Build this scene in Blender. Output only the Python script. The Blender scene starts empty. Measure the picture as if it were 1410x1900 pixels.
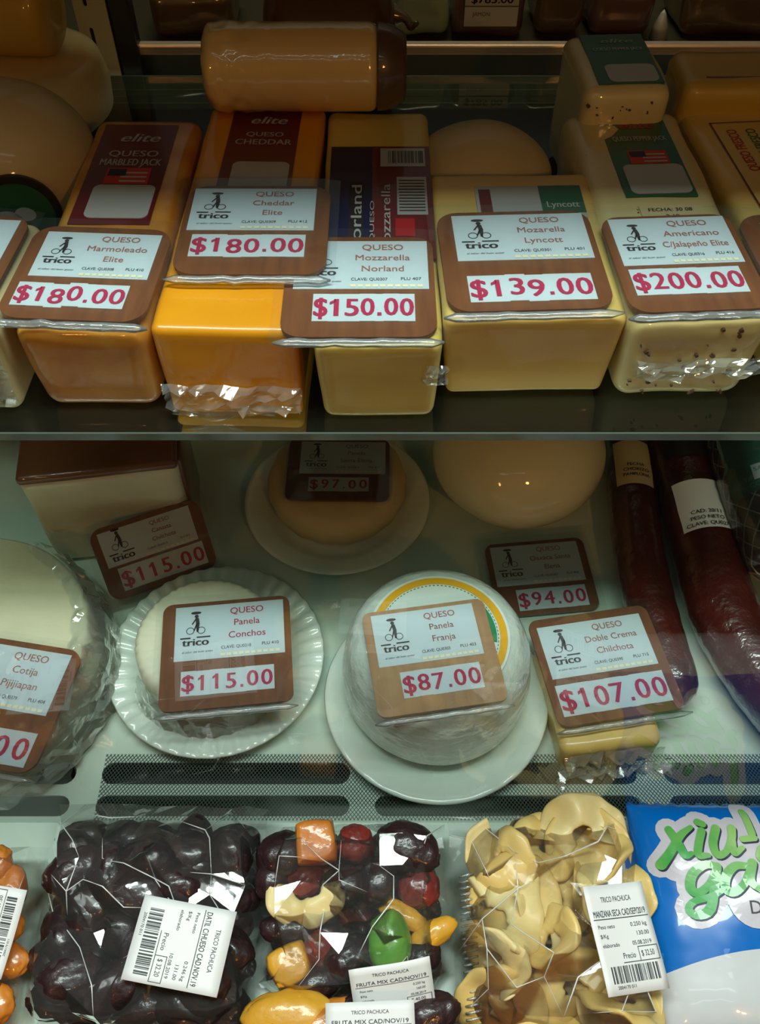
import bpy, bmesh, math, random
from mathutils import Vector, Matrix, noise
random.seed(7)
S = bpy.context.scene
COL = S.collection
PI = math.pi

# ------------------------------------------------------------------ camera, light, exposure
CAM_Z, PITCH, FPX = 0.84, math.radians(52), 1650.0
cd = bpy.data.cameras.new('camera'); cam = bpy.data.objects.new('camera', cd); COL.objects.link(cam)
cam.location = (0, 0, CAM_Z); cam.rotation_euler = (PI/2 - PITCH, 0, 0)
cd.sensor_fit = 'VERTICAL'; cd.sensor_height = 36; cd.lens = 36*FPX/1900
cd.clip_start = .01
S.camera = cam
S.view_settings.view_transform = 'Standard'
S.view_settings.look = 'None'
S.view_settings.gamma = 1
S.view_settings.use_curve_mapping = False
S.view_settings.exposure = 0.0
S.cycles.transparent_max_bounces = 24
S.cycles.max_bounces = 8

W = bpy.data.worlds.new('shop_air'); S.world = W; W.use_nodes = True
W.node_tree.nodes['Background'].inputs[0].default_value = (1.0, .46, .08, 1)
W.node_tree.nodes['Background'].inputs[1].default_value = .024

def area_light(name, loc, sx, sy, power, col, rot=(0, 0, 0)):
    l = bpy.data.lights.new(name, 'AREA'); l.shape = 'RECTANGLE'; l.size = sx; l.size_y = sy
    l.energy = power; l.color = col
    o = bpy.data.objects.new(name, l); COL.objects.link(o); o.location = loc; o.rotation_euler = rot
    return o
def bulb(name, loc, power, col, r=.03):
    l = bpy.data.lights.new(name, 'POINT'); l.energy = power; l.color = col; l.shadow_soft_size = r
    o = bpy.data.objects.new(name, l); COL.objects.link(o); o.location = loc
    return o
area_light('ceiling_and_glint_light', (.0, .28, 2.0), 1.7, .30, 40, (.87, 1.0, .94))
for ty in (-.35, -.8, -1.4): area_light('ceiling_and_glint_light', (-.1, ty, 2.05), 1.5, .06, 1.2, (.87, 1.0, .96), (math.atan2(ty-.2, 2.0), 0, 0))  # added unseen strips, put in to give the bag film more glints
bulb('warm_shop_lamp', (.75, -1.3, 1.55), 19, (1.0, .44, .11), .05)
bulb('warm_shop_lamp', (-.9, -1.6, 1.5), 11, (1.0, .42, .10), .05)
area_light('rear_fill_light', (.05, 1.22, 1.7), .8, .12, 6.5, (.95, .92, .62))  # added unseen fill that brightens the goods behind the rail

# ------------------------------------------------------------------ projection helpers (photo pixel -> world point on a height)
_c, _s = math.cos(PITCH), math.sin(PITCH)
def P(px, py, z):
    u = (px - 705)/FPX; v = (950 - py)/FPX
    d = Vector((u, _c + v*_s, -_s + v*_c)); k = (z - CAM_Z)/d.z
    return Vector((d.x*k, d.y*k, z))
def PY(px, py, Y):
    u = (px - 705)/FPX; v = (950 - py)/FPX
    d = Vector((u, _c + v*_s, -_s + v*_c)); k = Y/d.y
    return Vector((d.x*k, Y, CAM_Z + d.z*k))
def frame(TL, TR, BR, BL, zf, zb=None):
    """local frame (centre, x right, y back, z up), width and length of a quad seen at heights zf / zb"""
    if zb is None: zb = zf
    a, b, c, d = P(*BL, zf), P(*BR, zf), P(*TR, zb), P(*TL, zb)
    ex = ((b - a) + (c - d)); wx = (ex/2).length; ex.normalize()
    ey = ((d - a) + (c - b))/2; ly = ey.length
    ey = (ey - ex*ey.dot(ex)).normalized(); ez = ex.cross(ey)
    o = (a + b + c + d)/4
    M = Matrix((ex, ey, ez)).transposed().to_4x4(); M.translation = o
    return M, wx, ly

# ------------------------------------------------------------------ materials
def _mat(name):
    m = bpy.data.materials.new(name); m.use_nodes = True
    return m, m.node_tree, m.node_tree.nodes, m.node_tree.links
def surf(name, col, rough=.5, coat=0, col2=None, ns=8, lo=.4, hi=.65, bump=0, bs=60, metal=0, spots=None, stretch=None, coat_rough=.08, sss=0, bump_dist=.002, spec=.5):
    m, t, n, l = _mat(name)
    b = n['Principled BSDF']
    b.inputs['Base Color'].default_value = (*col, 1); b.inputs['Roughness'].default_value = rough
    b.inputs['Coat Weight'].default_value = coat; b.inputs['Coat Roughness'].default_value = coat_rough
    b.inputs['Metallic'].default_value = metal; b.inputs['Specular IOR Level'].default_value = spec
    if sss:
        b.inputs['Subsurface Weight'].default_value = sss
        b.inputs['Subsurface Radius'].default_value = (.01, .006, .003)
    tc = n.new('ShaderNodeTexCoord'); out = tc.outputs['Object']
    if stretch:
        mp = n.new('ShaderNodeMapping'); mp.inputs['Scale'].default_value = stretch
        l.new(out, mp.inputs[0]); out = mp.outputs[0]
    if col2:
        nz = n.new('ShaderNodeTexNoise'); nz.inputs['Scale'].default_value = ns; nz.inputs['Detail'].default_value = 5
        l.new(out, nz.inputs['Vector'])
        r = n.new('ShaderNodeValToRGB'); r.color_ramp.elements[0].position = lo; r.color_ramp.elements[1].position = hi
        r.color_ramp.elements[0].color = (*col, 1); r.color_ramp.elements[1].color = (*col2, 1)
        l.new(nz.outputs[0], r.inputs[0]); l.new(r.outputs[0], b.inputs['Base Color'])
        csrc = r.outputs[0]
    if bump:
        nb = n.new('ShaderNodeTexNoise'); nb.inputs['Scale'].default_value = bs; nb.inputs['Detail'].default_value = 4
        l.new(out, nb.inputs['Vector'])
        bp = n.new('ShaderNodeBump'); bp.inputs['Strength'].default_value = bump; bp.inputs['Distance'].default_value = bump_dist
        l.new(nb.outputs[0], bp.inputs['Height']); l.new(bp.outputs[0], b.inputs['Normal']); l.new(bp.outputs[0], b.inputs['Coat Normal'])
    return m
def film(name, tint=(.97, .98, .98), haze=.03, bump=.3, bs=35, rough=.05, gain=1.6, hazecol=(.8, .85, .85), dist=.003, ior=1.5):
    m, t, n, l = _mat(name)
    for x in list(n):
        if x.type != 'OUTPUT_MATERIAL': n.remove(x)
    o = [x for x in n if x.type == 'OUTPUT_MATERIAL'][0]
    fr = n.new('ShaderNodeFresnel'); fr.inputs[0].default_value = ior
    mu = n.new('ShaderNodeMath'); mu.operation = 'MULTIPLY'; mu.use_clamp = True; mu.inputs[1].default_value = gain
    l.new(fr.outputs[0], mu.inputs[0])
    tr = n.new('ShaderNodeBsdfTransparent'); tr.inputs[0].default_value = (*tint, 1)
    gl = n.new('ShaderNodeBsdfGlossy'); gl.inputs['Roughness'].default_value = rough; gl.inputs[0].default_value = (1, 1, 1, 1)
    df = n.new('ShaderNodeBsdfDiffuse'); df.inputs[0].default_value = (*hazecol, 1)
    m1 = n.new('ShaderNodeMixShader'); m1.inputs[0].default_value = haze
    l.new(tr.outputs[0], m1.inputs[1]); l.new(df.outputs[0], m1.inputs[2])
    m2 = n.new('ShaderNodeMixShader'); l.new(mu.outputs[0], m2.inputs[0]); l.new(m1.outputs[0], m2.inputs[1]); l.new(gl.outputs[0], m2.inputs[2])
    l.new(m2.outputs[0], o.inputs[0])
    if bump:
        tc = n.new('ShaderNodeTexCoord')
        nb = n.new('ShaderNodeTexNoise'); nb.inputs['Scale'].default_value = bs; nb.inputs['Detail'].default_value = 2
        nb.inputs['Distortion'].default_value = .6
        l.new(tc.outputs['Object'], nb.inputs['Vector'])
        bp = n.new('ShaderNodeBump'); bp.inputs['Strength'].default_value = bump; bp.inputs['Distance'].default_value = dist
        l.new(nb.outputs[0], bp.inputs['Height'])
        for q in (fr, gl): l.new(bp.outputs[0], q.inputs['Normal'])
    return m

M = {}
M['deck'] = surf('white_enamel', (.62, .76, .66), .28, col2=(.55, .70, .60), ns=4)
M['dark'] = surf('dark_void', (.008, .010, .009), .6)
M['wall'] = surf('dark_olive_panel', (.035, .03, .015), .45, col2=(.045, .038, .02), ns=3)
M['shopfloor'] = surf('shop_floor_tile', (.06, .055, .05), .5, col2=(.05, .045, .04), ns=6)
M['pane'] = film('window_glass', (.97, .99, .98), 0, 0, rough=.0, gain=.6)
M['shelfglass'] = film('shelf_glass', (.86, .90, .84), .02, 0, rough=.02, gain=1.3, hazecol=(.45, .45, .3))
M['glassedge'] = surf('shelf_glass_edge', (.10, .13, .11), .15, coat=.6)
M['rail'] = surf('rear_rail_metal', (.55, .42, .33), .3, metal=.4)
M['upright'] = surf('cream_steel', (.50, .47, .36), .4)
M['black'] = surf('black_plastic', (.012, .012, .012), .4)
M['net_mat'] = None
M['board'] = surf('brown_wood_board', (.20, .068, .020), .45, col2=(.14, .044, .013), ns=7, stretch=(18, 2, 8), lo=.35, hi=.7)
M['board_pale'] = surf('tan_wood_board', (.42, .25, .13), .45, col2=(.34, .19, .09), ns=7, stretch=(18, 2, 8), lo=.35, hi=.7)
M['paper'] = surf('label_paper', (.54, .63, .67), .55)
M['paper_cream'] = surf('cream_paper', (.80, .76, .52), .6)
M['white_label'] = surf('white_thermal_label', (.90, .92, .93), .5)
M['ink_red'] = surf('crimson_ink', (.42, .015, .07), .5)
M['ink_brown'] = surf('faded_red_ink', (.36, .13, .10), .6)
M['ink_black'] = surf('black_ink', (.02, .018, .02), .6)
M['ink_grey'] = surf('grey_ink', (.06, .065, .07), .6)
M['sleeve'] = film('clear_sleeve', (.96, .97, .97), .012, .25, 22, .04, .7)
M['lip'] = film('sleeve_lip', (.9, .92, .93), .22, .5, 60, .12, 2.2)
M['orange'] = surf('marbled_orange_cheese', (.52, .18, .012), .42, coat=.8, col2=(.66, .33, .055), ns=22, bump=.25, bs=30)
M['cheddar'] = surf('cheddar_yellow', (.80, .33, .006), .42, coat=.7, col2=(.74, .28, .004), ns=12, bump=.2, bs=40)
M['mozz'] = surf('pale_yellow_cheese', (.74, .57, .14), .45, coat=.5, col2=(.68, .51, .11), ns=9, bump=.12, bs=26)
M['mozz2'] = surf('buff_cheese', (.74, .52, .15), .45, coat=.5, col2=(.68, .47, .12), ns=7, bump=.1, bs=24)
M['jack'] = surf('cream_jack_cheese', (.66, .55, .25), .4, coat=.8, col2=(.60, .50, .21), ns=9, bump=.3, bs=24, coat_rough=.03)
M['herb'] = surf('dark_pepper_flake', (.10, .05, .025), .6)
M['cream'] = surf('cream_cheese_rind', (.62, .50, .26), .5, coat=.4, col2=(.56, .45, .22), ns=8, bump=.15, bs=30)
M['oaxaca'] = surf('milky_cheese_ball', (.88, .78, .46), .4, coat=.8, col2=(.82, .71, .40), ns=8, bump=.35, bs=34, coat_rough=.03)
M['yellowblk'] = surf('deep_yellow_cheese', (.55, .36, .05), .45, coat=.5, col2=(.5, .31, .04), ns=6)
M['roll'] = surf('cheese_roll_film', (.70, .48, .17), .32, coat=1, col2=(.66, .43, .14), ns=5, bump=.55, bs=38, coat_rough=.03)
M['darkham'] = surf('dark_ham_casing', (.10, .055, .025), .4, coat=.6, col2=(.07, .035, .018), ns=9, bump=.4, bs=40)
M['white'] = surf('white_fresh_cheese', (.80, .80, .62), .5, coat=.2, col2=(.74, .73, .54), ns=24, bump=.4, bs=55)
M['cotija'] = surf('aged_white_cheese', (.74, .72, .50), .55, coat=.25, col2=(.66, .62, .40), ns=14, bump=.4, bs=60)
M['rind'] = surf('red_brown_rind', (.15, .05, .02), .4, coat=.7, col2=(.2, .08, .03), ns=12, bump=.5, bs=40)
M['plate'] = surf('white_plate', (.72, .84, .76), .3, coat=.8, coat_rough=.04)
M['wrapped'] = surf('film_wrapped_white', (.66, .76, .70), .35, coat=1, col2=(.56, .65, .58), ns=9, bump=1, bs=46, stretch=(1, 1, 1.6), bump_dist=.004)
M['yring'] = surf('amber_print', (.80, .42, .01), .45, coat=.5, bump=.3, bs=60)
M['gring'] = surf('green_print', (.01, .26, .10), .45, coat=.5)
M['lpaper'] = surf('glossy_white_paper', (.72, .82, .78), .4, coat=.6, bump=.3, bs=50)
M['darkred'] = surf('dark_red_label', (.13, .008, .012), .4, coat=.4)
M['flagred'] = surf('flag_red', (.55, .035, .02), .45)
M['navy'] = surf('navy_print', (.012, .015, .06), .45)
M['red'] = surf('bright_red_print', (.42, .02, .025), .45)
M['silver'] = surf('silver_grey_patch', (.42, .44, .44), .35, coat=.3)
M['greenlab'] = surf('dark_green_label', (.012, .10, .045), .4, coat=.4)
M['palegreen'] = surf('pale_green_print', (.25, .42, .30), .45)
M['chorizo'] = surf('chorizo_casing', (.075, .006, .003), .32, coat=1, col2=(.035, .004, .002), ns=14, bump=.9, bs=46, bump_dist=.004)
M['salami'] = surf('salami_dark', (.06, .016, .010), .5, coat=.6, col2=(.03, .010, .007), ns=10, bump=.4, bs=40)
M['net'] = surf('pale_cord_net', (.55, .50, .40), .6)
M['tealab'] = surf('teal_green_label', (.01, .20, .13), .4, coat=.6)
M['bagfilm'] = film('bag_film', (.97, .98, .98), .03, .35, 30, .06, 2.0, dist=.003)
M['crease_glint'] = film('painted_crease_glint', (.9, .92, .93), .72, .0, rough=.2, gain=3.0, hazecol=(.92, .95, .95))  # whitish colour paints the highlights along the film folds
M['bagseal'] = film('bag_seal_film', (.93, .95, .95), .16, .6, 120, .07, 2.0)
M['wrapfilm'] = film('cling_film', (.94, .96, .95), .14, .8, 45, .07, 2.0, dist=.004)
M['date'] = surf('date_skin', (.024, .010, .010), .36, coat=.5, col2=(.013, .008, .010), ns=30, bump=.6, bs=70)
M['prune'] = surf('prune_skin', (.030, .010, .012), .4, coat=.4, col2=(.014, .008, .011), ns=30, bump=.8, bs=80)
M['cran'] = surf('red_dried_berry', (.24, .028, .02), .4, coat=.5, col2=(.12, .014, .014), ns=40, bump=.8, bs=90)
M['apricot'] = surf('dried_apricot', (.70, .24, .025), .38, coat=.6, col2=(.58, .16, .015), ns=20, bump=.5, bs=60)
M['mango'] = surf('dried_mango', (.74, .38, .03), .4, coat=.5, col2=(.62, .28, .02), ns=18, bump=.5, bs=60)
M['kiwi'] = surf('green_candied_fruit', (.10, .32, .03), .35, coat=.7, col2=(.20, .42, .05), ns=26, bump=.5, bs=60)
M['apple'] = surf('dried_apple', (.78, .57, .20), .5, coat=.15, col2=(.68, .44, .11), ns=16, lo=.45, hi=.75, bump=.4, bs=50)
M['applepale'] = surf('dried_apple_pale', (.82, .68, .33), .5, coat=.1, col2=(.74, .55, .21), ns=20, bump=.4, bs=50)
M['greenbag'] = surf('pale_green_plastic', (.28, .38, .28), .3, coat=.6, bump=.6, bs=30)
M['pinkmeat'] = surf('dark_pink_meat', (.12, .06, .05), .35, coat=.8, col2=(.08, .035, .03), ns=10, bump=.5, bs=40)
M['brownmeat'] = surf('dark_smoked_meat', (.10, .065, .025), .35, coat=.8, col2=(.06, .035, .015), ns=10, bump=.5, bs=40)
M['letter_green'] = None
M['white_bag_print'] = surf('white_bag_print', (.62, .60, .69), .35, coat=.3)

def net_material():
    m, t, n, l = _mat('fine_diamond_mesh')
    for x in list(n):
        if x.type != 'OUTPUT_MATERIAL': n.remove(x)
    o = [x for x in n if x.type == 'OUTPUT_MATERIAL'][0]
    tc = n.new('ShaderNodeTexCoord'); sp = n.new('ShaderNodeSeparateXYZ'); l.new(tc.outputs['Object'], sp.inputs[0])
    def mth(op, a, b=None):
        q = n.new('ShaderNodeMath'); q.operation = op
        for i, v in enumerate((a, b)):
            if v is None: continue
            if isinstance(v, (int, float)): q.inputs[i].default_value = v
            else: l.new(v, q.inputs[i])
        return q.outputs[0]
    pitch = .0036
    fs = []
    for sgn in (1, -1):
        a = mth('ADD', sp.outputs[0], mth('MULTIPLY', sp.outputs[1], sgn*.8))
        a = mth('MULTIPLY', a, 2*PI/pitch)
        fs.append(mth('GREATER_THAN', mth('SINE', a), .86))
    f = mth('MAXIMUM', *fs)
    tr = n.new('ShaderNodeBsdfTransparent'); d = n.new('ShaderNodeBsdfDiffuse'); d.inputs[0].default_value = (.10, .13, .11, 1)
    mx = n.new('ShaderNodeMixShader'); l.new(f, mx.inputs[0]); l.new(tr.outputs[0], mx.inputs[1]); l.new(d.outputs[0], mx.inputs[2])
    l.new(mx.outputs[0], o.inputs[0])
    return m
M['net_mat'] = net_material()

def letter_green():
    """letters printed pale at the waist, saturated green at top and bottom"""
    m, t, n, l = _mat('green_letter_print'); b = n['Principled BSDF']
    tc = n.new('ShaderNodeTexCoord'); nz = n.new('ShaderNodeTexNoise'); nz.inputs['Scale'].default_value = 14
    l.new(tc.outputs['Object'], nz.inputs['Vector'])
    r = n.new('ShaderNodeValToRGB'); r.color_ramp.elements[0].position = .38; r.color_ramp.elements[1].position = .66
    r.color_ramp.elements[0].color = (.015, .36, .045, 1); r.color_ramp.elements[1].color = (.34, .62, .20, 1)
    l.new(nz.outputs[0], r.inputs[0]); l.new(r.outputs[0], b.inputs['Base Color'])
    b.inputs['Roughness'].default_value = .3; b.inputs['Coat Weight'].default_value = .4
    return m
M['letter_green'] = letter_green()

# ------------------------------------------------------------------ object helpers
def link_mesh(name, me, mat, parent=None, smooth=True, loc=None):
    o = bpy.data.objects.new(name, me); COL.objects.link(o)
    if mat: me.materials.append(mat)
    if smooth:
        me.polygons.foreach_set('use_smooth', [True]*len(me.polygons))
    if parent: o.parent = parent
    if loc is not None: o.location = loc
    return o
def mesh_of(bm):
    me = bpy.data.meshes.new('m'); bmesh.ops.recalc_face_normals(bm, faces=bm.faces); bm.to_mesh(me); bm.free(); return me
def part(name, bm, mat, parent=None, smooth=True, sharp=None):
    me = mesh_of(bm); o = link_mesh(name, me, mat, parent, smooth); me.name = name
    if sharp is not None: me.set_sharp_from_angle(angle=math.radians(sharp))
    return o
def tag(o, label, cat, group=None):
    o['label'] = label; o['category'] = cat
    if group: o['group'] = group
    return o
def thing(name, label, cat, mat4=None, group=None):
    o = bpy.data.objects.new(name, None); COL.objects.link(o); o.empty_display_size = .02
    if mat4 is not None: o.matrix_world = mat4
    return tag(o, label, cat, group)
def structure(o): o['kind'] = 'structure'; return o

def box(bm, x0, x1, y0, y1, z0, z1, bev=0, seg=2):
    r = bmesh.ops.create_cube(bm, size=1); vs = r['verts']
    for v in vs:
        v.co = Vector(((x0+x1)/2 + v.co.x*(x1-x0), (y0+y1)/2 + v.co.y*(y1-y0), (z0+z1)/2 + v.co.z*(z1-z0)))
    if bev:
        es = list({e for v in vs for e in v.link_edges})
        bmesh.ops.bevel(bm, geom=es, offset=bev, segments=seg, affect='EDGES', profile=.5)
    return bm
def boxm(*a, **k): return box(bmesh.new(), *a, **k)
def rbox(hx, hy, hz, r, n=12, amp=0, ns=12, seed=0, zc=0, taper=0):
    """rounded box centred at (0,0,zc), sides softly uneven like cut cheese"""
    bm = bmesh.new(); idx = {}
    def ts(h):
        a = [-h, -h + r*.3, -h + r*.65, -h + r]; m = max(2, n)
        a += [(-h + r) + (2*h - 2*r)*i/m for i in range(1, m)]
        return a + [h - r, h - r*.65, h - r*.3, h]
    X, Y, Z = ts(hx), ts(hy), ts(hz)
    def vert(p):
        p = Vector(p)
        q = Vector((max(-hx+r, min(hx-r, p.x)), max(-hy+r, min(hy-r, p.y)), max(-hz+r, min(hz-r, p.z))))
        d = p - q
        if d.length > 1e-9: d.normalize()
        co = q + d*r
        k = (round(co.x, 6), round(co.y, 6), round(co.z, 6))
        if k not in idx:
            if amp:
                nv = noise.noise_vector(co*ns + Vector((seed*3.1, seed*1.7, seed)))
                co = co + nv*amp
            if taper: 
                f = (1 + taper*co.z/hz)/(1 + taper); g_ = (1 + .3*taper*co.z/hz)/(1 + .3*taper); co = Vector((co.x*f, co.y*g_, co.z))
            co.z += zc
            idx[k] = bm.verts.new(co)
        return idx[k]
    def face(A, B, f):
        for i in range(len(A)-1):
            for j in range(len(B)-1):
                vs = [vert(f(A[i], B[j])), vert(f(A[i+1], B[j])), vert(f(A[i+1], B[j+1])), vert(f(A[i], B[j+1]))]
                u = []
                for v in vs:
                    if v not in u: u.append(v)
                if len(u) > 2:
                    try: bm.faces.new(u)
                    except ValueError: pass
    for s in (-1, 1):
        face(X, Y, lambda a, b: (a, b, s*hz)); face(X, Z, lambda a, b: (a, s*hy, b)); face(Y, Z, lambda a, b: (s*hx, a, b))
    return bm
def lathe(prof, seg=64, mod=None, closed_top=True, bm=None):
    bm = bm or bmesh.new(); rings = []
    for r, z in prof:
        if r < 1e-6: rings.append([bm.verts.new((0, 0, z))]); continue
        ring = []
        for i in range(seg):
            a = 2*PI*i/seg; rr, zz = (r, z) if not mod else mod(r, z, a)
            ring.append(bm.verts.new((rr*math.cos(a), rr*math.sin(a), zz)))
        rings.append(ring)
    for A, B in zip(rings, rings[1:]):
        if len(A) == 1 and len(B) == 1: continue
        for i in range(seg):
            j = (i+1) % seg
            if len(A) == 1: bm.faces.new((A[0], B[i], B[j]))
            elif len(B) == 1: bm.faces.new((A[i], A[j], B[0]))
            else: bm.faces.new((A[i], A[j], B[j], B[i]))
    return bm
def tube(bm, pts, rad, seg=12, cap=True):
    pts = [Vector(p) for p in pts]; rings = []
    rads = rad if isinstance(rad, (list, tuple)) else [rad]*len(pts)
    prev = None
    for i, p in enumerate(pts):
        t = (pts[min(i+1, len(pts)-1)] - pts[max(i-1, 0)]).normalized()
        if prev is None:
            up = Vector((0, 0, 1)) if abs(t.z) < .9 else Vector((1, 0, 0))
        else: up = prev
        n1 = (up - t*up.dot(t)).normalized(); prev = n1; n2 = t.cross(n1)
        rings.append([bm.verts.new(p + (n1*math.cos(2*PI*k/seg) + n2*math.sin(2*PI*k/seg))*rads[i]) for k in range(seg)])
    for A, B in zip(rings, rings[1:]):
        for k in range(seg): bm.faces.new((A[k], A[(k+1) % seg], B[(k+1) % seg], B[k]))
    if cap:
        bm.faces.new(list(reversed(rings[0]))); bm.faces.new(rings[-1])
    return bm
def smooth_path(pts, n=24):
    """Catmull-Rom"""
    P_ = [Vector(p) for p in pts]; P_ = [2*P_[0]-P_[1]] + P_ + [2*P_[-1]-P_[-2]]; out = []
    m = len(P_)-3
    for i in range(n+1):
        u = i/n*m; k = min(int(u), m-1); t = u-k
        a, b, c, d = P_[k:k+4]
        out.append(.5*((2*b) + (c-a)*t + (2*a-5*b+4*c-d)*t*t + (3*b-a-3*c+d)*t**3))
    return out
def rrect(bm, x0, x1, y0, y1, r, z0, z1, seg=6):
    """rounded rectangle slab"""
    pts = []
    for cx, cy, a0 in ((x1-r, y1-r, 0), (x0+r, y1-r, 90), (x0+r, y0+r, 180), (x1-r, y0+r, 270)):
        for i in range(seg+1):
            a = math.radians(a0 + 90*i/seg); pts.append((cx + r*math.cos(a), cy + r*math.sin(a)))
    lo = [bm.verts.new((x, y, z0)) for x, y in pts]; hi = [bm.verts.new((x, y, z1)) for x, y in pts]
    bm.faces.new(list(reversed(lo))); bm.faces.new(hi)
    for i in range(len(pts)):
        j = (i+1) % len(pts); bm.faces.new((lo[i], lo[j], hi[j], hi[i]))
    return bm
def disc(bm, cx, cy, r0, r1, z, seg=40, a0=0, a1=2*PI, th=.0004, sx=1, sy=1):
    """flat ring / sector, th thick"""
    n = seg; full = abs(a1-a0-2*PI) < 1e-6; cols = []
    for i in range(n if full else n+1):
        a = a0 + (a1-a0)*i/n; ca, sa = math.cos(a)*sx, math.sin(a)*sy
        cols.append([bm.verts.new((cx+r*ca, cy+r*sa, zz)) for r, zz in ((r0, z), (r1, z), (r1, z-th), (r0, z-th))])
    for i in range(len(cols) if full else len(cols)-1):
        A, B = cols[i], cols[(i+1) % len(cols)]
        for k in range(4):
            if r0 < 1e-7 and k == 3: continue
            vs = [A[k], A[(k+1) % 4], B[(k+1) % 4], B[k]]
            try: bm.faces.new(vs)
            except ValueError: pass
    return bm

_tcache = {}
def text_geo(s, bold=0, shear=0, font_space=1.0):
    key = (s, bold, shear, font_space)
    if key not in _tcache:
        cu = bpy.data.curves.new('t', 'FONT'); cu.body = s; cu.size = 1; cu.offset = bold; cu.shear = shear
        cu.resolution_u = 3; cu.space_character = font_space; cu.align_x = 'LEFT'
        ob = bpy.data.objects.new('t', cu); COL.objects.link(ob)
        dg = bpy.context.evaluated_depsgraph_get(); me = bpy.data.meshes.new_from_object(ob.evaluated_get(dg))
        vs = [tuple(v.co) for v in me.vertices]; fs = [tuple(p.vertices) for p in me.polygons]
        bpy.data.objects.remove(ob); bpy.data.curves.remove(cu); bpy.data.meshes.remove(me)
        _tcache[key] = (vs, fs)
    return _tcache[key]
def add_text(bm, s, cx, cy, z, h, maxw=None, bold=0, shear=0, rot=0, align='C', w=None, sp=1.0):
    """text with cap height h centred on (cx,cy); rot in degrees; w forces the width"""
    if bold:      # heavier stroke: the glyphs printed twice, a hair apart
        d = bold*h/.69*1.1; ca, sa = math.cos(math.radians(rot)), math.sin(math.radians(rot))
        for q in (-d, 0, d): add_text(bm, s, cx+q*ca, cy+q*sa, z+q*1e-3, h, maxw, 0, shear, rot, align, w, sp)
        return bm
    vs, fs = text_geo(s, bold, shear, sp)
    if not vs: return bm
    x0 = min(v[0] for v in vs); x1 = max(v[0] for v in vs)
    sc = h/.69; sx = sc; ww = (x1-x0)*sc
    if w: sx = w/(x1-x0); ww = w
    elif maxw and ww > maxw: sx = sc*maxw/ww; ww = maxw
    ox = {'C': -ww/2, 'L': 0, 'R': -ww}[align]
    ca, sa = math.cos(math.radians(rot)), math.sin(math.radians(rot))
    nv = []
    for x, y, _ in vs:
        lx = (x-x0)*sx + ox; ly = y*sc - h/2
        nv.append(bm.verts.new((cx + lx*ca - ly*sa, cy + lx*sa + ly*ca, z)))
    for f in fs:
        try: bm.faces.new([nv[i] for i in f])
        except ValueError: pass
    return bm
def ink(name, bm, mat, parent):
    me = bpy.data.meshes.new(name)
    bmesh.ops.recalc_face_normals(bm, faces=bm.faces); bm.to_mesh(me); bm.free()
    return link_mesh(name, me, mat, parent, False)
def barcode(bm, x0, x1, y0, y1, z, n=28, vertical=False, seed=1):
    rr = random.Random(seed); t = 0
    ws = [rr.choice((1, 1, 2, 3)) for _ in range(n*2)]; tot = sum(ws)
    for i, w in enumerate(ws):
        if i % 2 == 0:
            a, b = t/tot, (t+w)/tot
            if not vertical: q = [(x0+(x1-x0)*a, y0), (x0+(x1-x0)*b, y0), (x0+(x1-x0)*b, y1), (x0+(x1-x0)*a, y1)]
            else: q = [(x0, y0+(y1-y0)*a), (x1, y0+(y1-y0)*a), (x1, y0+(y1-y0)*b), (x0, y0+(y1-y0)*b)]
            bm.faces.new([bm.verts.new((x, y, z)) for x, y in q])
        t += w
def rectz(bm, x0, x1, y0, y1, z):
    bm.faces.new([bm.verts.new(p) for p in ((x0, y0, z), (x1, y0, z), (x1, y1, z), (x0, y1, z))])

def slotted_panel(x0, x1, y0, y1, slots, th):
    """flat panel in xy with stadium-shaped holes; slots = (x0,x1,y0,y1)"""
    bm = bmesh.new(); es = []
    def loop(pts):
        vs = [bm.verts.new((x, y, 0)) for x, y in pts]
        for i in range(len(vs)): es.append(bm.edges.new((vs[i], vs[(i+1) % len(vs)])))
    loop([(x0, y0), (x1, y0), (x1, y1), (x0, y1)])
    for a, b, c, d in slots:
        r = min(b-a, d-c)/2; pts = []
        if b-a >= d-c:
            for i in range(9): t = -PI/2 + PI*i/8; pts.append((b-r+r*math.cos(t), (c+d)/2+r*math.sin(t)))
            for i in range(9): t = PI/2 + PI*i/8; pts.append((a+r+r*math.cos(t), (c+d)/2+r*math.sin(t)))
        else:
            for i in range(9): t = PI*i/8; pts.append(((a+b)/2+r*math.cos(t), d-r+r*math.sin(t)))
            for i in range(9): t = PI + PI*i/8; pts.append(((a+b)/2+r*math.cos(t), c+r+r*math.sin(t)))
        loop(pts)
    bmesh.ops.triangle_fill(bm, edges=es, use_beauty=True, use_dissolve=False)
    r = bmesh.ops.extrude_face_region(bm, geom=list(bm.faces))
    for v in r['geom']:
        if isinstance(v, bmesh.types.BMVert): v.co.z -= th
    return bm

# ------------------------------------------------------------------ the display case
SHELF = .37
GLASS_Y = .285
slots = []
for xa, xb in ((-.54, -.296), (-.271, -.029), (-.005, .250), (.276, .53)):
    slots += [(xa, xb, .322, .344), (xa, xb, .291, .311)]
structure(part('floor', slotted_panel(-.9, .9, .105, 1.02, slots, .003), M['deck'], None, False))
structure(part('trim_1', boxm(-.9, .9, .26, .42, -.06, -.04), M['dark'], None, False))          # dark air duct under the slots
o = part('mesh_liner', boxm(-.27, .62, .287, .352, .0006, .0012), M['net_mat'], None, False)
tag(o, 'fine pale diamond mesh liner laid over the vent slots of the white deck', 'mesh liner')
structure(part('wall_back', boxm(-.9, .9, 1.30, 1.33, -.1, 1.0), M['wall'], None, False))
structure(part('wall_left', boxm(-.92, -.9, .3, 1.33, -.1, 1.0), M['wall'], None, False))
structure(part('wall_right', boxm(.9, .92, .3, 1.33, -.1, 1.0), M['wall'], None, False))
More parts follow.
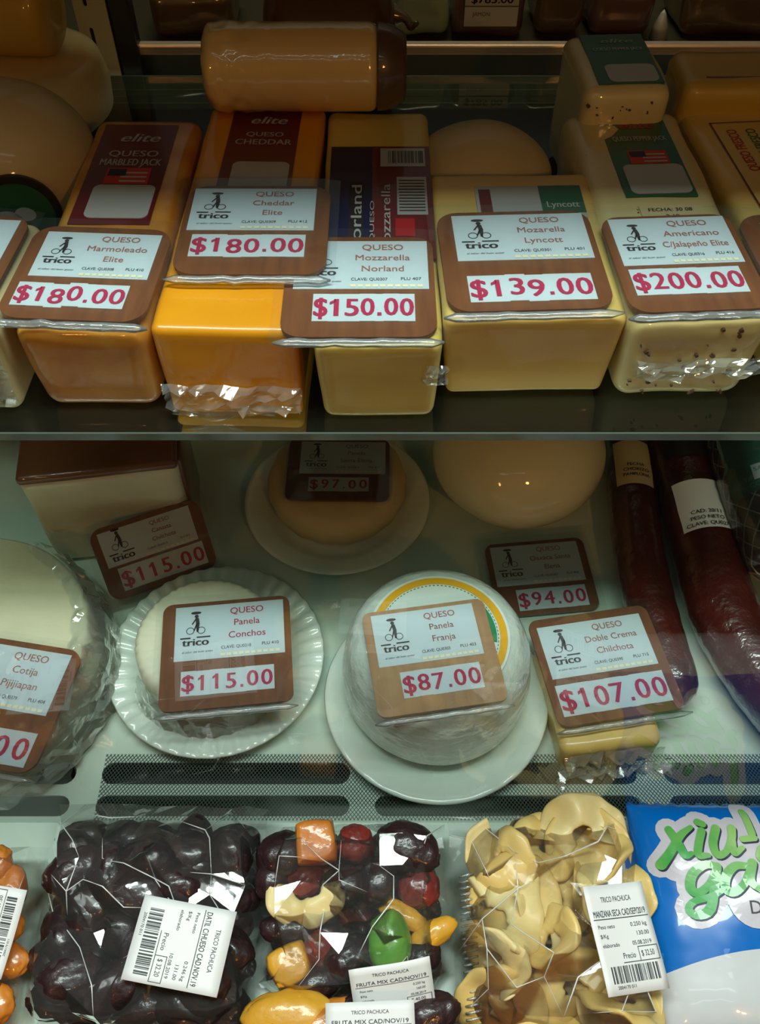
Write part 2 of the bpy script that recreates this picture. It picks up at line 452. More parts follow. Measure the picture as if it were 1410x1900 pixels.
structure(part('ceiling', boxm(-.92, .92, .475, 1.04, .925, .95), M['wall'], None, False))
structure(part('trim_2', boxm(-.9, .9, .105, .125, -.8, -.004), M['wall'], None, False))            # front skirt of the case
o = structure(part('trim_3', boxm(-3, 3, -3.5, -.02, -.82, -.80), M['shopfloor'], None, False))   # the shop floor in front
# front pane: upright, then bending back to the roof
bm = bmesh.new(); prof = [(GLASS_Y, .0015), (GLASS_Y, .4), (GLASS_Y, .76)]
prof += [(GLASS_Y + .19*(1-math.cos(t*PI/2)), .76 + .16*math.sin(t*PI/2)) for t in [i/10 for i in range(1, 11)]]
A = [bm.verts.new((-.9, y, z)) for y, z in prof]; B = [bm.verts.new((.9, y, z)) for y, z in prof]
for i in range(len(prof)-1): bm.faces.new((A[i], B[i], B[i+1], A[i+1]))
structure(part('window_1', bm, M['pane'], None, True))

sh = thing('glass_shelf', 'clear glass shelf carrying the row of block cheeses above the white deck', 'shelf', Matrix.Translation((0, .705, SHELF)))
part('pane', boxm(-.89, .89, -.264, .265, -.008, -.0005), M['shelfglass'], sh, False)
part('front_edge', boxm(-.89, .89, -.2655, -.264, -.0078, -.0008), M['glassedge'], sh, False)
part('rear_edge', boxm(-.89, .89, .265, .2665, -.0078, -.0008), M['glassedge'], sh, False)

# slotted upright behind the shelf
up = thing('shelf_upright', 'cream slotted steel upright with a black strip behind the glass shelf', 'upright', Matrix.Translation((-.298, .985, 0)))
bm = slotted_panel(-.021, .013, 0, .92, [(-.010, -.006, .015 + .042*i, .036 + .042*i) for i in range(21)], .002)
for v in bm.verts: v.co = Vector((v.co.x, v.co.z, v.co.y))
part('slotted_face', bm, M['upright'], up, False)
part('channel', boxm(-.021, .013, .004, .022, 0, .92), M['dark'], up, False)
part('black_strip', boxm(.013, .036, .002, .022, 0, .92, bev=.002), M['black'], up, False)

# rear rail and rear ledge
tag(part('rear_rail', boxm(-.89, .89, .994, 1.006, .380, .391, bev=.002), M['rail'], None, False), 'long pinkish metal rail across the back of the case', 'rail')
structure(part('trim_4', boxm(-.9, .9, 1.006, 1.30, .36, .38), M['wall'], None, False))           # ledge behind the rail
structure(part('trim_5', boxm(-.9, .9, 1.01, 1.03, 0, .36), M['wall'], None, False))

# ------------------------------------------------------------------ price cards
def logo_bm(cx, cy, w, z, bm=None):
    bm = bm or bmesh.new()
    add_text(bm, 'trico', cx, cy - .62*w, z, .30*w, w=w*.95, bold=.035)
    rectz(bm, cx-.56*w, cx-.18*w, cy-.475*w, cy-.415*w, z); rectz(bm, cx+.04*w, cx+.54*w, cy-.455*w, cy-.40*w, z)
    disc(bm, cx, cy+.62*w, 0, .19*w, z, 16, sy=.32, th=.0001)                        # tray on the head
    disc(bm, cx+.02*w, cy+.47*w, 0, .075*w, z, 12, th=.0001)                          # head
    for s in (-.2, .2): disc(bm, cx+s*w, cy-.14*w, .125*w, .15*w, z, 18, th=.0001)    # wheels
    for q in (((-.02, .40), (.10, .40), (.14, .14), (.0, .14)), ((.0, .16), (.14, .16), (.10, -.2), (.03, -.2)),
              ((-.02, .38), (.02, .34), (-.12, .12), (-.16, .14)), ((.0, .12), (.06, .10), (-.05, -.16), (-.09, -.14))):
        bm.faces.new([bm.verts.new((cx+a*w, cy+b*w, z)) for a, b in q])
    return bm
CARD_N = []
def card(label, quad, z, lines, price, small, zb=None, pale=False, info=(.09, .93, .44, .95), strip=(.12, .86, .10, .33), inkm='ink_brown', digits=None, rr=.012, logo=True, bottom_lip=True, sleeve=True):
    Mx, w, L = frame(*quad, z, zb)
    c = thing('price_card', label, 'price card', Mx, 'price cards standing among the cheeses')
    hw, hl = w/2, L/2
    part('board', rrect(bmesh.new(), -hw, hw, -hl, hl, rr, -.003, 0), M['board_pale' if pale else 'board'], c, False)
    X = lambda u: -hw + u*w
    Y = lambda v: -hl + v*L
    x0, x1, y0, y1 = X(info[0]), X(info[1]), Y(info[2]), Y(info[3]); iw, ih = x1-x0, y1-y0
    lab = part('info_label', boxm(x0, x1, y0, y1, 0, .0004), M['paper'], c, False)
    bm = bmesh.new(); z1 = .0007
    add_text(bm, 'QUESO', x0+.66*iw, y0+.86*ih, z1, .115*ih, maxw=.34*iw, bold=.006)
    n = len(lines)
    for i, s in enumerate(lines):
        add_text(bm, s, x0+.66*iw, y0+(.64-.23*i)*ih, z1, .115*ih, maxw=.55*iw, bold=.003)
    ink('lettering', bm, M[inkm], lab)
    if logo: ink('logo', logo_bm(x0+.19*iw, y0+.60*ih, .25*iw, z1), M['ink_black'], lab)
    bm = bmesh.new()
    add_text(bm, 'CLAVE: ' + small[0], x0+.56*iw, y0+.19*ih, z1, .055*ih, maxw=.27*iw, bold=.005)
    add_text(bm, 'PLU ' + small[1], x0+.87*iw, y0+.20*ih, z1, .055*ih, maxw=.15*iw, bold=.005)
    add_text(bm, 'el sabor del buen queso', x0+.21*iw, y0+.15*ih, z1, .035*ih, maxw=.30*iw, shear=.3)
    ink('small_print', bm, M['ink_grey'], lab)
    bm = bmesh.new()
    for i in range(10): rectz(bm, x0+(.42+.055*i)*iw, x0+(.42+.055*i+.04)*iw, y0+.035*ih, y0+.085*ih, z1)
    ink('wheat_band', bm, M['paper_cream'], lab)
    sx0, sx1, sy0, sy1 = X(strip[0]), X(strip[1]), Y(strip[2]), Y(strip[3]); sw, shh = sx1-sx0, sy1-sy0
    # little paper tiles, one digit each, pasted side by side
    chars = list(price); wts = [.5 if ch == '.' else 1 for ch in chars]; tot = sum(wts); t = 0
    tl = bmesh.new(); dg = bmesh.new(); rnd = random.Random(sum(map(ord, price))*7 + len(label))
    for i, ch in enumerate(chars):
        a, b = t/tot, (t+wts[i])/tot; t += wts[i]
        dy = rnd.uniform(-.02, .02)*shh; 
        if digits and i in digits: dy = digits[i]*shh
        box(tl, sx0+a*sw-.0002, sx0+b*sw+.0002, sy0+dy*.5, sy1+dy*.5, 0, .0004 + .00004*(i % 2))
        cy = (sy0+sy1)/2 + dy - (0 if ch != '.' else .0)
        xc = sx0+(a+b)/2*sw
        if ch == '.': rectz(dg, xc-.05*shh, xc+.05*shh, cy-.31*shh, cy-.20*shh, .0009)
        else:
            if ch == '1': dg.faces.new([dg.verts.new((xc+a_*shh, cy+b_*shh, .0009)) for a_, b_ in ((0, .31), (0, .19), (-.16, .10), (-.16, .19))])
            add_text(dg, ch, xc, cy, .0009, .62*shh if ch != '$' else .66*shh, maxw=.82*sw/tot, bold=.016)
    st = part('price_strip', tl, M['paper'], c, False)
    ink('digits', dg, M['ink_red'], st)
    if sleeve:
        bm = bmesh.new(); nx, ny = 10, 8; e = .007; g = []
        for j in range(ny+1):
            row = []
            for i in range(nx+1):
                x = -hw-e + (w+2*e)*i/nx; y = -hl-e + (L+2*e)*j/ny
                zz = .0022 + .0012*noise.noise(Vector((x*40, y*40, len(CARD_N)*3.3)))
                if i in (0, nx): zz -= .002
                row.append(bm.verts.new((x, y, zz)))
            g.append(row)
        for j in range(ny):
            for i in range(nx): bm.faces.new((g[j][i], g[j][i+1], g[j+1][i+1], g[j+1][i]))
        part('sleeve', bm, M['sleeve'], c, True)
        if bottom_lip:
            pts = [(-hw-.004 + (w+.008)*i/14, -hl-.0055 + .0008*noise.noise(Vector((i*.7, len(CARD_N), 0))), -.0005 + .0012*noise.noise(Vector((i*.9, 5, len(CARD_N))))) for i in range(15)]
            part('sleeve_lip', tube(bmesh.new(), pts, [.0008] + [.0030 + .0008*noise.noise(Vector((i*1.3, len(CARD_N)*2.1, 1))) for i in range(13)] + [.0008], 10), M['lip'], c, True)
    CARD_N.append(c)
    return c

# ------------------------------------------------------------------ block cheeses on the shelf
def cheese_block(label, quad, ztop, H, mat, r=.008, amp=.0012, seed=1, taper=0, L=None, cat='cheese', kind='cheese_block'):
    Mx, w, l = frame(*quad, ztop)
    if L: Mx = Mx @ Matrix.Translation((0, (L-l)/2, 0)); l = L
    Mx = Mx @ Matrix.Translation((0, 0, -H))
    o = thing(kind, label, cat, Mx)
    part('body', rbox(w/2, l/2, H/2, r, 12, amp, 22, seed, zc=H/2, taper=taper), mat, o)
    return o, w, l, H
def flag(bm_red, bm_blue, bm_white, x0, x1, y0, y1, z):
    rectz(bm_red, x0, x1, y0, y1, z)
    rectz(bm_blue, x0+.05*(x1-x0), x0+.45*(x1-x0), (y0+y1)/2, y1-.08*(y1-y0), z+.0003)
    for i in range(3):
        yy = y0+(y1-y0)*(.12+.26*i); rectz(bm_white, x0+.35*(x1-x0), x1-.06*(x1-x0), yy, yy+.10*(y1-y0), z+.0002)
def import_label(o, w, l, H, u0, u1, v0, v1, base, lines, scriptmat, patch=(.16, .95, .05, .36), fl=True, seed=3):
    x0, x1, y0, y1 = -w/2+u0*w, -w/2+u1*w, -l/2+v0*l, -l/2+v1*l; lw, lh = x1-x0, y1-y0
    z = H + .0010
    lab = part('label', boxm(x0, x1, y0, y1, z-.002, z), M[base], o, False)
    bm = bmesh.new(); add_text(bm, 'elite', x0+.55*lw, y1-.15*lh, z+.0004, .085*lh, w=.52*lw, bold=.02, shear=.25)
    ink('script_logo', bm, M[scriptmat], lab)
    bm = bmesh.new()
    for i, (s, hh) in enumerate(lines): add_text(bm, s, x0+.52*lw, y1-(.32+.09*i)*lh, z+.0004, hh*lh, maxw=.8*lw, bold=.01)
    ink('lettering', bm, M['silver'], lab)
    if fl:
        r_, b_, w_ = bmesh.new(), bmesh.new(), bmesh.new()
        flag(r_, b_, w_, x0+.25*lw, x0+.82*lw, y0+.37*lh, y0+.53*lh, z+.0003)
        ink('flag_field', r_, M['flagred'], lab); ink('flag_canton', b_, M['navy'], lab); ink('flag_stripes', w_, M['silver'], lab)
    px0, px1, py0, py1 = x0+patch[0]*lw, x0+patch[1]*lw, y0+patch[2]*lh, y0+patch[3]*lh
    pt = part('sticker_patch', rrect(bmesh.new(), px0, px1, py0, py1, .006, z, z+.0006), M['silver'], lab, False)
    return lab
def wrap_fold(o, x0, x1, y, z0, z1, seed, amp=.006, name='wrap_fold', mat='wrapfilm'):
    """crumpled cling film bunched along the front face"""
    rr = random.Random(seed); bm = bmesh.new(); nx = max(6, int((x1-x0)/.006)); nz = 6; g = []
    for j in range(nz+1):
        row = []
        for i in range(nx+1):
            x = x0+(x1-x0)*i/nx + rr.uniform(-.0015, .0015); z = z0+(z1-z0)*j/nz + .007*noise.noise(Vector((x*30, seed, 0)))
            row.append(bm.verts.new((x, y - .0025 - abs(rr.gauss(0, amp*.5))*(1 if 0 < j < nz else .2), z)))
        g.append(row)
    for j in range(nz):
        for i in range(nx):
            a, b, c, d = g[j][i], g[j][i+1], g[j+1][i+1], g[j+1][i]
            bm.faces.new((a, b, c)); bm.faces.new((a, c, d))
    return part(name, bm, M[mat], o, False)

ZT = .448
# orange marbled block
o, w, l, H = cheese_block('orange marbled block with a dark red label, leftmost of the orange blocks', ((160, 215), (345, 215), (312, 618), (33, 612)), ZT, .077, M['orange'], r=.013, seed=2, taper=.05)
import_label(o, w, l, H, .14, .80, .43, .94, 'darkred', (('QUESO', .06), ('MARBLED JACK', .065)), 'silver')
# cheddar
o, w, l, H = cheese_block('bright yellow cheddar block wrapped in crumpled film, second from the left', ((360, 195), (597, 200), (562, 614), (315, 612)), ZT, .082, M['cheddar'], r=.006, seed=5, taper=.02)
import_label(o, w, l, H, .22, .80, .53, .98, 'darkred', (('QUESO', .05), ('CHEDDAR', .06)), 'silver', fl=False)
wrap_fold(o, -w/2+.001, w/2-.001, -l/2, .010, .034, 11, .009)
wrap_fold(o, -w/2+.004, w/2-.02, -l/2, .002, .012, 12, .004)
# tall pale block
o, w, l, H = cheese_block('pale yellow block with navy and red label behind the $150.00 card', ((607, 205), (797, 205), (822, 640), (580, 640)), .445, .075, M['mozz'], r=.008, seed=8, taper=.05)
x0, x1, y0, y1 = -w/2+.06*w, -w/2+.98*w, -l/2+.30*l, -l/2+.80*l; lw, lh = x1-x0, y1-y0; z = H+.001
lab = part('label', boxm(x0, x1, y0, y1, z-.002, z), M['navy'], o, False)
bm = bmesh.new(); rectz(bm, x0+.42*lw, x1, y0, y1, z+.0002); ink('red_panel', bm, M['darkred'], lab)
bm = bmesh.new(); rectz(bm, x0+.50*lw, x0+.95*lw, y1-.20*lh, y1-.02*lh, z+.0004); rectz(bm, x0+.66*lw, x0+.95*lw, y0+.36*lh, y0+.70*lh, z+.0004); ink('paper_panels', bm, M['silver'], lab)
bm = bmesh.new(); barcode(bm, x0+.58*lw, x0+.94*lw, y1-.17*lh, y1-.05*lh, z+.0007, 20, seed=4)
bl = bmesh.new()
for i in range(11): rectz(bl, x0+.68*lw, x0+.93*lw, y0+(.39+.027*i)*lh, y0+(.40+.027*i)*lh, z+.0006)
ink('info_lines', bl, M['ink_grey'], lab); ink('barcode', bm, M['ink_grey'], lab)
bm = bmesh.new(); rectz(bm, x0+.20*lw, x0+.34*lw, y0+.02*lh, y0+.66*lh, z+.0003); ink('black_panel', bm, M['ink_black'], lab)
bm = bmesh.new(); add_text(bm, 'norland', x0+.27*lw, y0+.34*lh, z+.0006, .10*lw, rot=90, bold=.02, w=.56*lh); add_text(bm, 'mozzarella', x0+.55*lw, y0+.33*lh, z+.0006, .085*lw, rot=90, bold=.02, w=.60*lh); add_text(bm, 'QUESO', x0+.42*lw, y0+.30*lh, z+.0006, .04*lw, rot=90, w=.36*lh)
ink('lettering', bm, M['silver'], lab)
bm = bmesh.new(); rectz(bm, x0+.64*lw, x0+.82*lw, y0+.18*lh, y0+.33*lh, z+.0004); ink('red_patch', bm, M['red'], lab)
wrap_fold(o, w/2-.012, w/2+.004, -l/2+.001, .040, .058, 6, .004)
# wide buff block
o, w, l, H = cheese_block('wide buff cheese block behind the $139.00 card', ((805, 322), (1088, 318), (1172, 588), (812, 592)), ZT, .073, M['mozz2'], r=.006, seed=10, taper=.05)
x0, x1, y0, y1 = -w/2+.27*w, -w/2+.92*w, -l/2+.64*l, -l/2+.88*l
lab = part('label', boxm(x0, x1, y0, y1, H-.001, H+.001), M['silver'], o, False)
bm = bmesh.new(); rectz(bm, x0+.60*(x1-x0), x1, y0+.15*(y1-y0), y1, H+.0013); ink('green_panel', bm, M['greenlab'], lab)
bm = bmesh.new(); rectz(bm, x0+.03*(x1-x0), x0+.14*(x1-x0), y0+.1*(y1-y0), y1-.1*(y1-y0), H+.0013); ink('red_panel', bm, M['darkred'], lab)
bm = bmesh.new(); add_text(bm, 'Lyncott', x0+.80*(x1-x0), y0+.40*(y1-y0), H+.0016, .18*(y1-y0), maxw=.3*(x1-x0), bold=.01); ink('lettering', bm, M['silver'], lab)
# pepper jack front and rear
def flakes(o, w, l, H, n, seed, front=True):
    rr = random.Random(seed); me = o.children[0].data; bm = bmesh.new(); bm.from_mesh(me); me.materials.append(M['herb']); nf = len(bm.faces)
    for i in range(n):
        t = rr.random(); s = rr.uniform(.0006, .0019)
        if front and t < .7: p = Vector((rr.uniform(-.44, .44)*w, -l/2-.0002, rr.uniform(.12, .92)*H)); n_ = 1
        else: p = Vector((rr.uniform(-.46, .46)*w, rr.uniform(-.49, .45)*l, H)); n_ = 2
        a = rr.uniform(0, PI); k = rr.uniform(.35, .9)
        pts = []
        for q in range(7):
            t = 2*PI*q/7; rad = s*rr.uniform(.7, 1.2); u, v = rad*math.cos(t), rad*k*math.sin(t)
            pts.append((u*math.cos(a)-v*math.sin(a), u*math.sin(a)+v*math.cos(a)))
        top = [bm.verts.new(p + (Vector((u, -.0003, v)) if n_ == 1 else Vector((u, v, .0004)))) for u, v in pts]
        bot = [bm.verts.new(p + (Vector((u*1.3, .0015, v*1.3)) if n_ == 1 else Vector((u*1.3, v*1.3, -.0015)))) for u, v in pts]
        bm.faces.new(top)
        for q in range(7): bm.faces.new((top[q], bot[q], bot[(q+1) % 7], top[(q+1) % 7]))
    bm.faces.ensure_lookup_table()
    for f in bm.faces[nf:]: f.material_index = 1
    bm.to_mesh(me); bm.free()
o, w, l, H = cheese_block('cream pepper-flecked block under the $200.00 card, small date sticker on top', ((1062, 205), (1285, 200), (1418, 590), (1138, 600)), .450, .078, M['jack'], r=.014, amp=.002, seed=14, taper=.05)
flakes(o, w, l, H, 46, 5)
import_label(o, w, l, H, .28, .82, .52, .96, 'greenlab', (('QUESO PEPPER JACK', .055),), 'red', fl=True, patch=(.1, .96, .03, .36))
st = part('date_sticker', boxm(-.16*w, .28*w, -l/2+.40*l, -l/2+.475*l, H-.001, H+.0015), M['cream'], o, False)
bm = bmesh.new(); add_text(bm, 'FECHA: 30 08', .06*w, -l/2+.452*l, H+.002, .004, maxw=.36*w, bold=.01); add_text(bm, '2 19', .06*w, -l/2+.422*l, H+.002, .004, maxw=.2*w, bold=.01); ink('lettering', bm, M['ink_black'], st)
wrap_fold(o, -.04, .05, -l/2-.001, .03, .046, 21, .006)
o, w, l, H = cheese_block('cream pepper-flecked block standing behind the one with the date sticker', ((1040, 60), (1203, 56), (1252, 166), (1088, 170)), .480, .109, M['jack'], r=.012, amp=.002, seed=17, taper=.02)
flakes(o, w, l, H, 24, 9)
import_label(o, w, l, H, .18, .90, .10, .92, 'greenlab', (('QUESO PEPPER JACK', .055),), 'palegreen', fl=False, patch=(.18, .95, .03, .36))
# blocks at the right edge
o, w, l, H = cheese_block('buff block with red-bordered paper sticker at the right edge of the shelf', ((1298, 200), (1510, 190), (1710, 590), (1442, 605)), .445, .074, M['mozz2'], r=.010, seed=20, taper=.04)
x0, x1, y0, y1 = -w/2+.17*w, w/2-.03*w, -l/2+.36*l, -l/2+.90*l
lab = part('label', boxm(x0, x1, y0, y1, H-.001, H+.0008), M['mozz2'], o, False)
bm = bmesh.new(); t_ = .0016
for q in ((x0, x1, y0, y0+t_), (x0, x1, y1-t_, y1), (x0, x0+t_, y0, y1), (x1-t_, x1, y0, y1)): rectz(bm, *q, H+.0011)
ink('red_border', bm, M['darkred'], lab)
for i in range(4):
    bm = bmesh.new()
    add_text(bm, 'QUESO FRESCO', x0+(.18+.2*i)*(x1-x0), y1-.28*(y1-y0), H+.0012, .0085, rot=90, w=.40*(y1-y0), bold=.02)
    ink('lettering', bm, M['red' if i % 2 == 0 else 'greenlab'], lab)
o, w, l, H = cheese_block('deep yellow block at the back right behind the red-bordered block', ((1250, 88), (1470, 88), (1500, 160), (1262, 160)), .470, .0995, M['yellowblk'], r=.012, seed=22)
part('seam', boxm(-.3*w, .45*w, -.02, -.019, H-.001, H+.0006), M['darkham'], o, False)
# left edge block under the cut-off card
o, w, l, H = cheese_block('pale cream block under the cut-off price card at the left edge', ((-190, 405), (48, 410), (22, 615), (-230, 610)), .448, .077, M['cream'], r=.010, seed=25, taper=.04)
wrap_fold(o, -w/2, w/2, -l/2, .01, .07, 31, .008)

# cheese roll and ham log behind
def roll_thing(kind, label, cat, c, L, r, mat, yaw=0, rng=.012, seed=1):
    o = thing(kind, label, cat, Matrix.Translation(c) @ Matrix.Rotation(yaw, 4, 'Z'))
    bm = bmesh.new(); n = 70; pts = []; rad = []
    for i in range(n+1):
        t = i/n; x = -L/2 + L*t; d = min(t, 1-t)*L
        k = 1 if d > rng else math.sqrt(max(.02, 1-(1-d/rng)**2))
        pts.append((x, 0, 0)); rad.append(r*(k*.55+.45 if d <= rng else 1)*(1+.015*noise.noise(Vector((x*25, seed, 0)))))
    rad[0] = rad[-1] = r*.3
    tube(bm, pts, rad, 56)
    if kind == 'cheese_roll':      # the film is crumpled at the left end
        for v in bm.verts:
            k = max(0, min(1, (-.005 - v.co.x)/.05))
            v.co += Vector((0, v.co.y, v.co.z)).normalized()*k*.0022*noise.noise(v.co*110)
    part('body', bm, mat, o)
    return o
o = roll_thing('cheese_roll', 'pale glossy cheese roll lying across the backs of the cheddar and navy-label blocks', 'cheese', (*P(545, 126, .482).xy, .4825), .150, .034, M['roll'], .0, .012, 3)
bm = bmesh.new(); n = 16
pts = [(.070 + .024*i/n, .0, .0) for i in range(n+1)]; rad = [.0335*(1-.25*(i/n)**2) for i in range(n+1)]
rad[-1] = .022
bm = tube(bm, pts, rad, 30)
part('dark_end_cap', bm, M['darkham'], o)
o = roll_thing('ham_log', 'dark brown ham log with tied end lying behind the pale cheese roll', 'ham', (-.050, .93, .4285), .13, .058, M['darkham'], 0, .03, 5)
part('tied_end', tube(bmesh.new(), smooth_path([(.061, 0, .02), (.075, -.006, .020), (.081, -.012, .014), (.087, -.014, .020)], 10), [.012, .010, .007, .005, .004, .004, .004, .004, .003, .003, .002], 10), M['darkham'], o)

# dome cheese behind the buff block
def ball(kind, label, c, rx, ry, rz, mat, cat='cheese', amp=.002, ns=18, seed=0, sub=5):
    o = thing(kind, label, cat, Matrix.Translation(c))
    bm = bmesh.new(); bmesh.ops.create_icosphere(bm, subdivisions=sub, radius=1)
    for v in bm.verts:
        q = v.co.copy(); v.co = Vector((q.x*rx, q.y*ry, q.z*rz + rz)); v.co += noise.noise_vector(v.co*ns+Vector((seed, 0, seed)))*amp
        if v.co.z < 0.0: v.co.z = 0
    part('body', bm, mat, o)
    return o
c = P(888, 345, .40); ball('round_cheese', 'smooth pale yellow round cheese peeking over the wide buff block', (c.x, c.y, SHELF), .062, .06, .0395, M['cream'], seed=3)
c = P(0, 300, .43)
o = ball('round_cheese', 'big pale round cheese with a black-rimmed green label at the left edge', (c.x, c.y, SHELF), .080, .075, .062, M['cream'], seed=6)
def round_label(o, centre, normal, r, rim, mats):
    nrm = Vector(normal).normalized(); q = Vector((0, 0, 1)).rotation_difference(nrm)
    Mx = Matrix.Translation(centre) @ q.to_matrix().to_4x4()
    def mk(bm):
        bm.transform(Mx); return bm
    lab = part('label', mk(disc(bmesh.new(), 0, 0, 0, r, 0, 48, th=.004)), M[mats[0]], o, False)
    part('label_field', mk(disc(bmesh.new(), 0, 0, 0, r-rim, .0006, 48)), M[mats[1]], lab, False)
    return lab, mk
lab, mk = round_label(o, (.030, -.072, .052), (.36, -.92, .08), .036, .006, ('black', 'greenlab'))
bm = bmesh.new()
for a, b, r_, sy in ((-.006, -.004, .013, .8), (.006, .006, .008, .7), (-.018, .002, .006, 1)): disc(bm, a, b, 0, r_, .0010, 24, sy=sy)
part('white_patches', mk(bm), M['silver'], lab, False)
bm = bmesh.new()
for a, b, r_ in ((-.008, -.004, .004), (.002, -.006, .003)): disc(bm, a, b, 0, r_, .0014, 16)
part('black_spots', mk(bm), M['black'], lab, False)
c = P(30, 190, .41); o = thing('round_cheese', 'pale cheese wheel behind the round cheese at the far left', 'cheese', Matrix.Translation((c.x-.02, c.y+.05, SHELF)))
part('body', lathe([(0, 0), (.085, 0), (.095, .008), (.097, .03), (.092, .052), (.078, .060), (0, .062)], 64), M['cream'], o)
o = roll_thing('cheese_log', 'brownish yellow cheese log on the pale wheel in the top left corner', 'cheese', (c.x-.05, c.y+.058, SHELF+.062+.041), .19, .041, M['yellowblk'], -.05, .016, 9)

# ------------------------------------------------------------------ the shelf cards
card('price card reading $180.00 on the orange marbled block', ((52, 418), (308, 428), (282, 598), (8, 588)), .4535, ('Marmoleado', 'Elite'), '$180.00', ('QU0308', '410'), digits={2: -.08, 3: .07}, info=(.10, .93, .43, .93), strip=(.07, .83, .12, .36), rr=.016)
card('price card reading $180.00 lying on the bright yellow cheddar', ((352, 345), (607, 345), (612, 510), (318, 508)), .4545, ('Cheddar', 'Elite'), '$180.00', ('QU0309', '412'), digits={2: -.04}, info=(.04, .90, .47, .96), strip=(.09, .85, .18, .42), rr=.016)
card('price card reading $150.00 over the navy and red labelled block', ((545, 440), (795, 440), (820, 625), (508, 625)), .4495, ('Mozzarella', 'Norland'), '$150.00', ('QU0307', '407'), info=(.06, .96, .45, .95), strip=(.20, .86, .14, .40), rr=.014)
card('price card reading $139.00 on the wide buff block', ((815, 397), (1093, 388), (1138, 572), (825, 578)), .4535, ('Mozarella', 'Lyncott'), '$139.00', ('QU0301', '401'), digits={2: .05, 3: -.03}, info=(.10, .96, .48, .96), strip=(.14, .90, .08, .33), rr=.016)
card('price card reading $200.00 on the pepper-flecked block', ((1118, 405), (1355, 395), (1432, 572), (1165, 580)), .4555, ('Americano', 'C/Jalapeño Elite'), '$200.00', ('QU0316', '416'), info=(.06, .95, .46, .97), strip=(.08, .88, .16, .42), rr=.014)
card('cut-off price card at the left edge on the pale cream block', ((-225, 392), (40, 405), (2, 560), (-280, 550)), .4535, ('Manchego',), '$150.00', ('QU0302', '402'), rr=.016)
card('cut-off brown price card at the right edge on the red-bordered block', ((1383, 400), (1630, 392), (1705, 560), (1425, 572)), .4515, ('Asadero',), '$120.00', ('QU0303', '403'), info=(.16, .95, .44, .90), strip=(.2, .86, .10, .33), rr=.020)

# ------------------------------------------------------------------ cheeses on the deck
def plate(label, c, R, flutes=46, yaw=0, amp=1):
    o = thing('plate', label, 'plate', Matrix.Translation(c) @ Matrix.Rotation(yaw, 4, 'Z'))
    prof = [(0, .004), (.062, .004), (.070, .0045), (.078, .008), (.084, .0125), (.090, .0155), (.098, .018), (.105, .0195), (.109, .0195), (.1105, .018), (.109, .016), (.098, .0145), (.088, .010), (.080, .004), (.074, .001), (.060, .0), (0, .0)]
    k = R/.1105
    def mod(r, z, a):
        q = r/k; f = max(0, min(1, (q-.080)/.006))*max(0, min(1, (.1112-q)/.004 + .25))
        s = math.cos(a*flutes); s = math.copysign(abs(s)**.6, s)
        return r*(1+.005*f*s*amp), z + .0013*f*s*amp
    part('dish', lathe([(r*k, z) for r, z in prof], flutes*8, mod), M['plate'], o)
    return o
def centre(l, r, t, b, z):
    a, q, u, w_ = P(l, (t+b)/2, z), P(r, (t+b)/2, z), P((l+r)/2, t, z), P((l+r)/2, b, z)
    return Vector(((a.x+q.x)/2, (u.y+w_.y)/2, 0))
# rear plate
c = centre(455, 797, 810, 1065, .012)
plate('white plate in the shade under the glass shelf, holding a flat wrapped cheese', c, .110, amp=.12)
o = thing('panela_cheese', 'flat film-wrapped cheese on the shaded rear plate', 'cheese', Matrix.Translation((c.x, c.y+.012, .0045)))
part('body', lathe([(0, 0), (.066, 0), (.078, .010), (.082, .028), (.078, .042), (.066, .047), (0, .048)], 72, lambda r, z, a: (r*(1+.010*math.sin(a*17)), z)), M['cream'], o)
card('dark price card reading $97.00 on the shaded rear plate', ((538, 815), (722, 815), (723, 930), (528, 926)), .058, ('Panela', 'Santa Elena'), '$97.00', ('QU0417', '417'), info=(.12, .96, .42, .95), strip=(.22, .80, .14, .36), rr=.010, bottom_lip=False)
# front left plate
c = centre(203, 600, 1052, 1420, .012)
plate('white fluted plate with the fresh cheese at front left', c, .112, 40)
o = thing('panela_cheese', 'small round fresh white cheese on the front left fluted plate', 'cheese', Matrix.Translation((c.x-.005, c.y-.002, .0045)))
part('body', lathe([(0, 0), (.062, 0), (.070, .006), (.072, .03), (.070, .054), (.063, .060), (.056, .058), (0, .060)], 96, lambda r, z, a: (r*(1+.006*math.sin(a*40)), z + (.0008*math.sin(a*40) if r > .05 else 0))), M['white'], o)
bm = bmesh.new(); rr_ = random.Random(8); g = []
for j in range(6):
    row = []
    for i in range(26):
        a = math.radians(215 + 110*i/25); r_ = .073 + .012*j/5 + rr_.uniform(0, .004); row.append(bm.verts.new((r_*math.cos(a), r_*math.sin(a), .055-.046*j/5 + rr_.uniform(-.003, .003))))
    g.append(row)
for j in range(5):
    for i in range(25): bm.faces.new((g[j][i], g[j][i+1], g[j+1][i+1])); bm.faces.new((g[j][i], g[j+1][i+1], g[j+1][i]))
part('wrap', bm, M['wrapfilm'], o, False)
card('price card reading $115.00 on the front left plate', ((308, 1122), (540, 1105), (541, 1298), (288, 1325)), .071, ('Panela', 'Conchos'), '$115.00', ('QU0318', '410'), inkm='ink_red', info=(.10, .95, .44, .96), strip=(.16, .86, .12, .34), rr=.010)
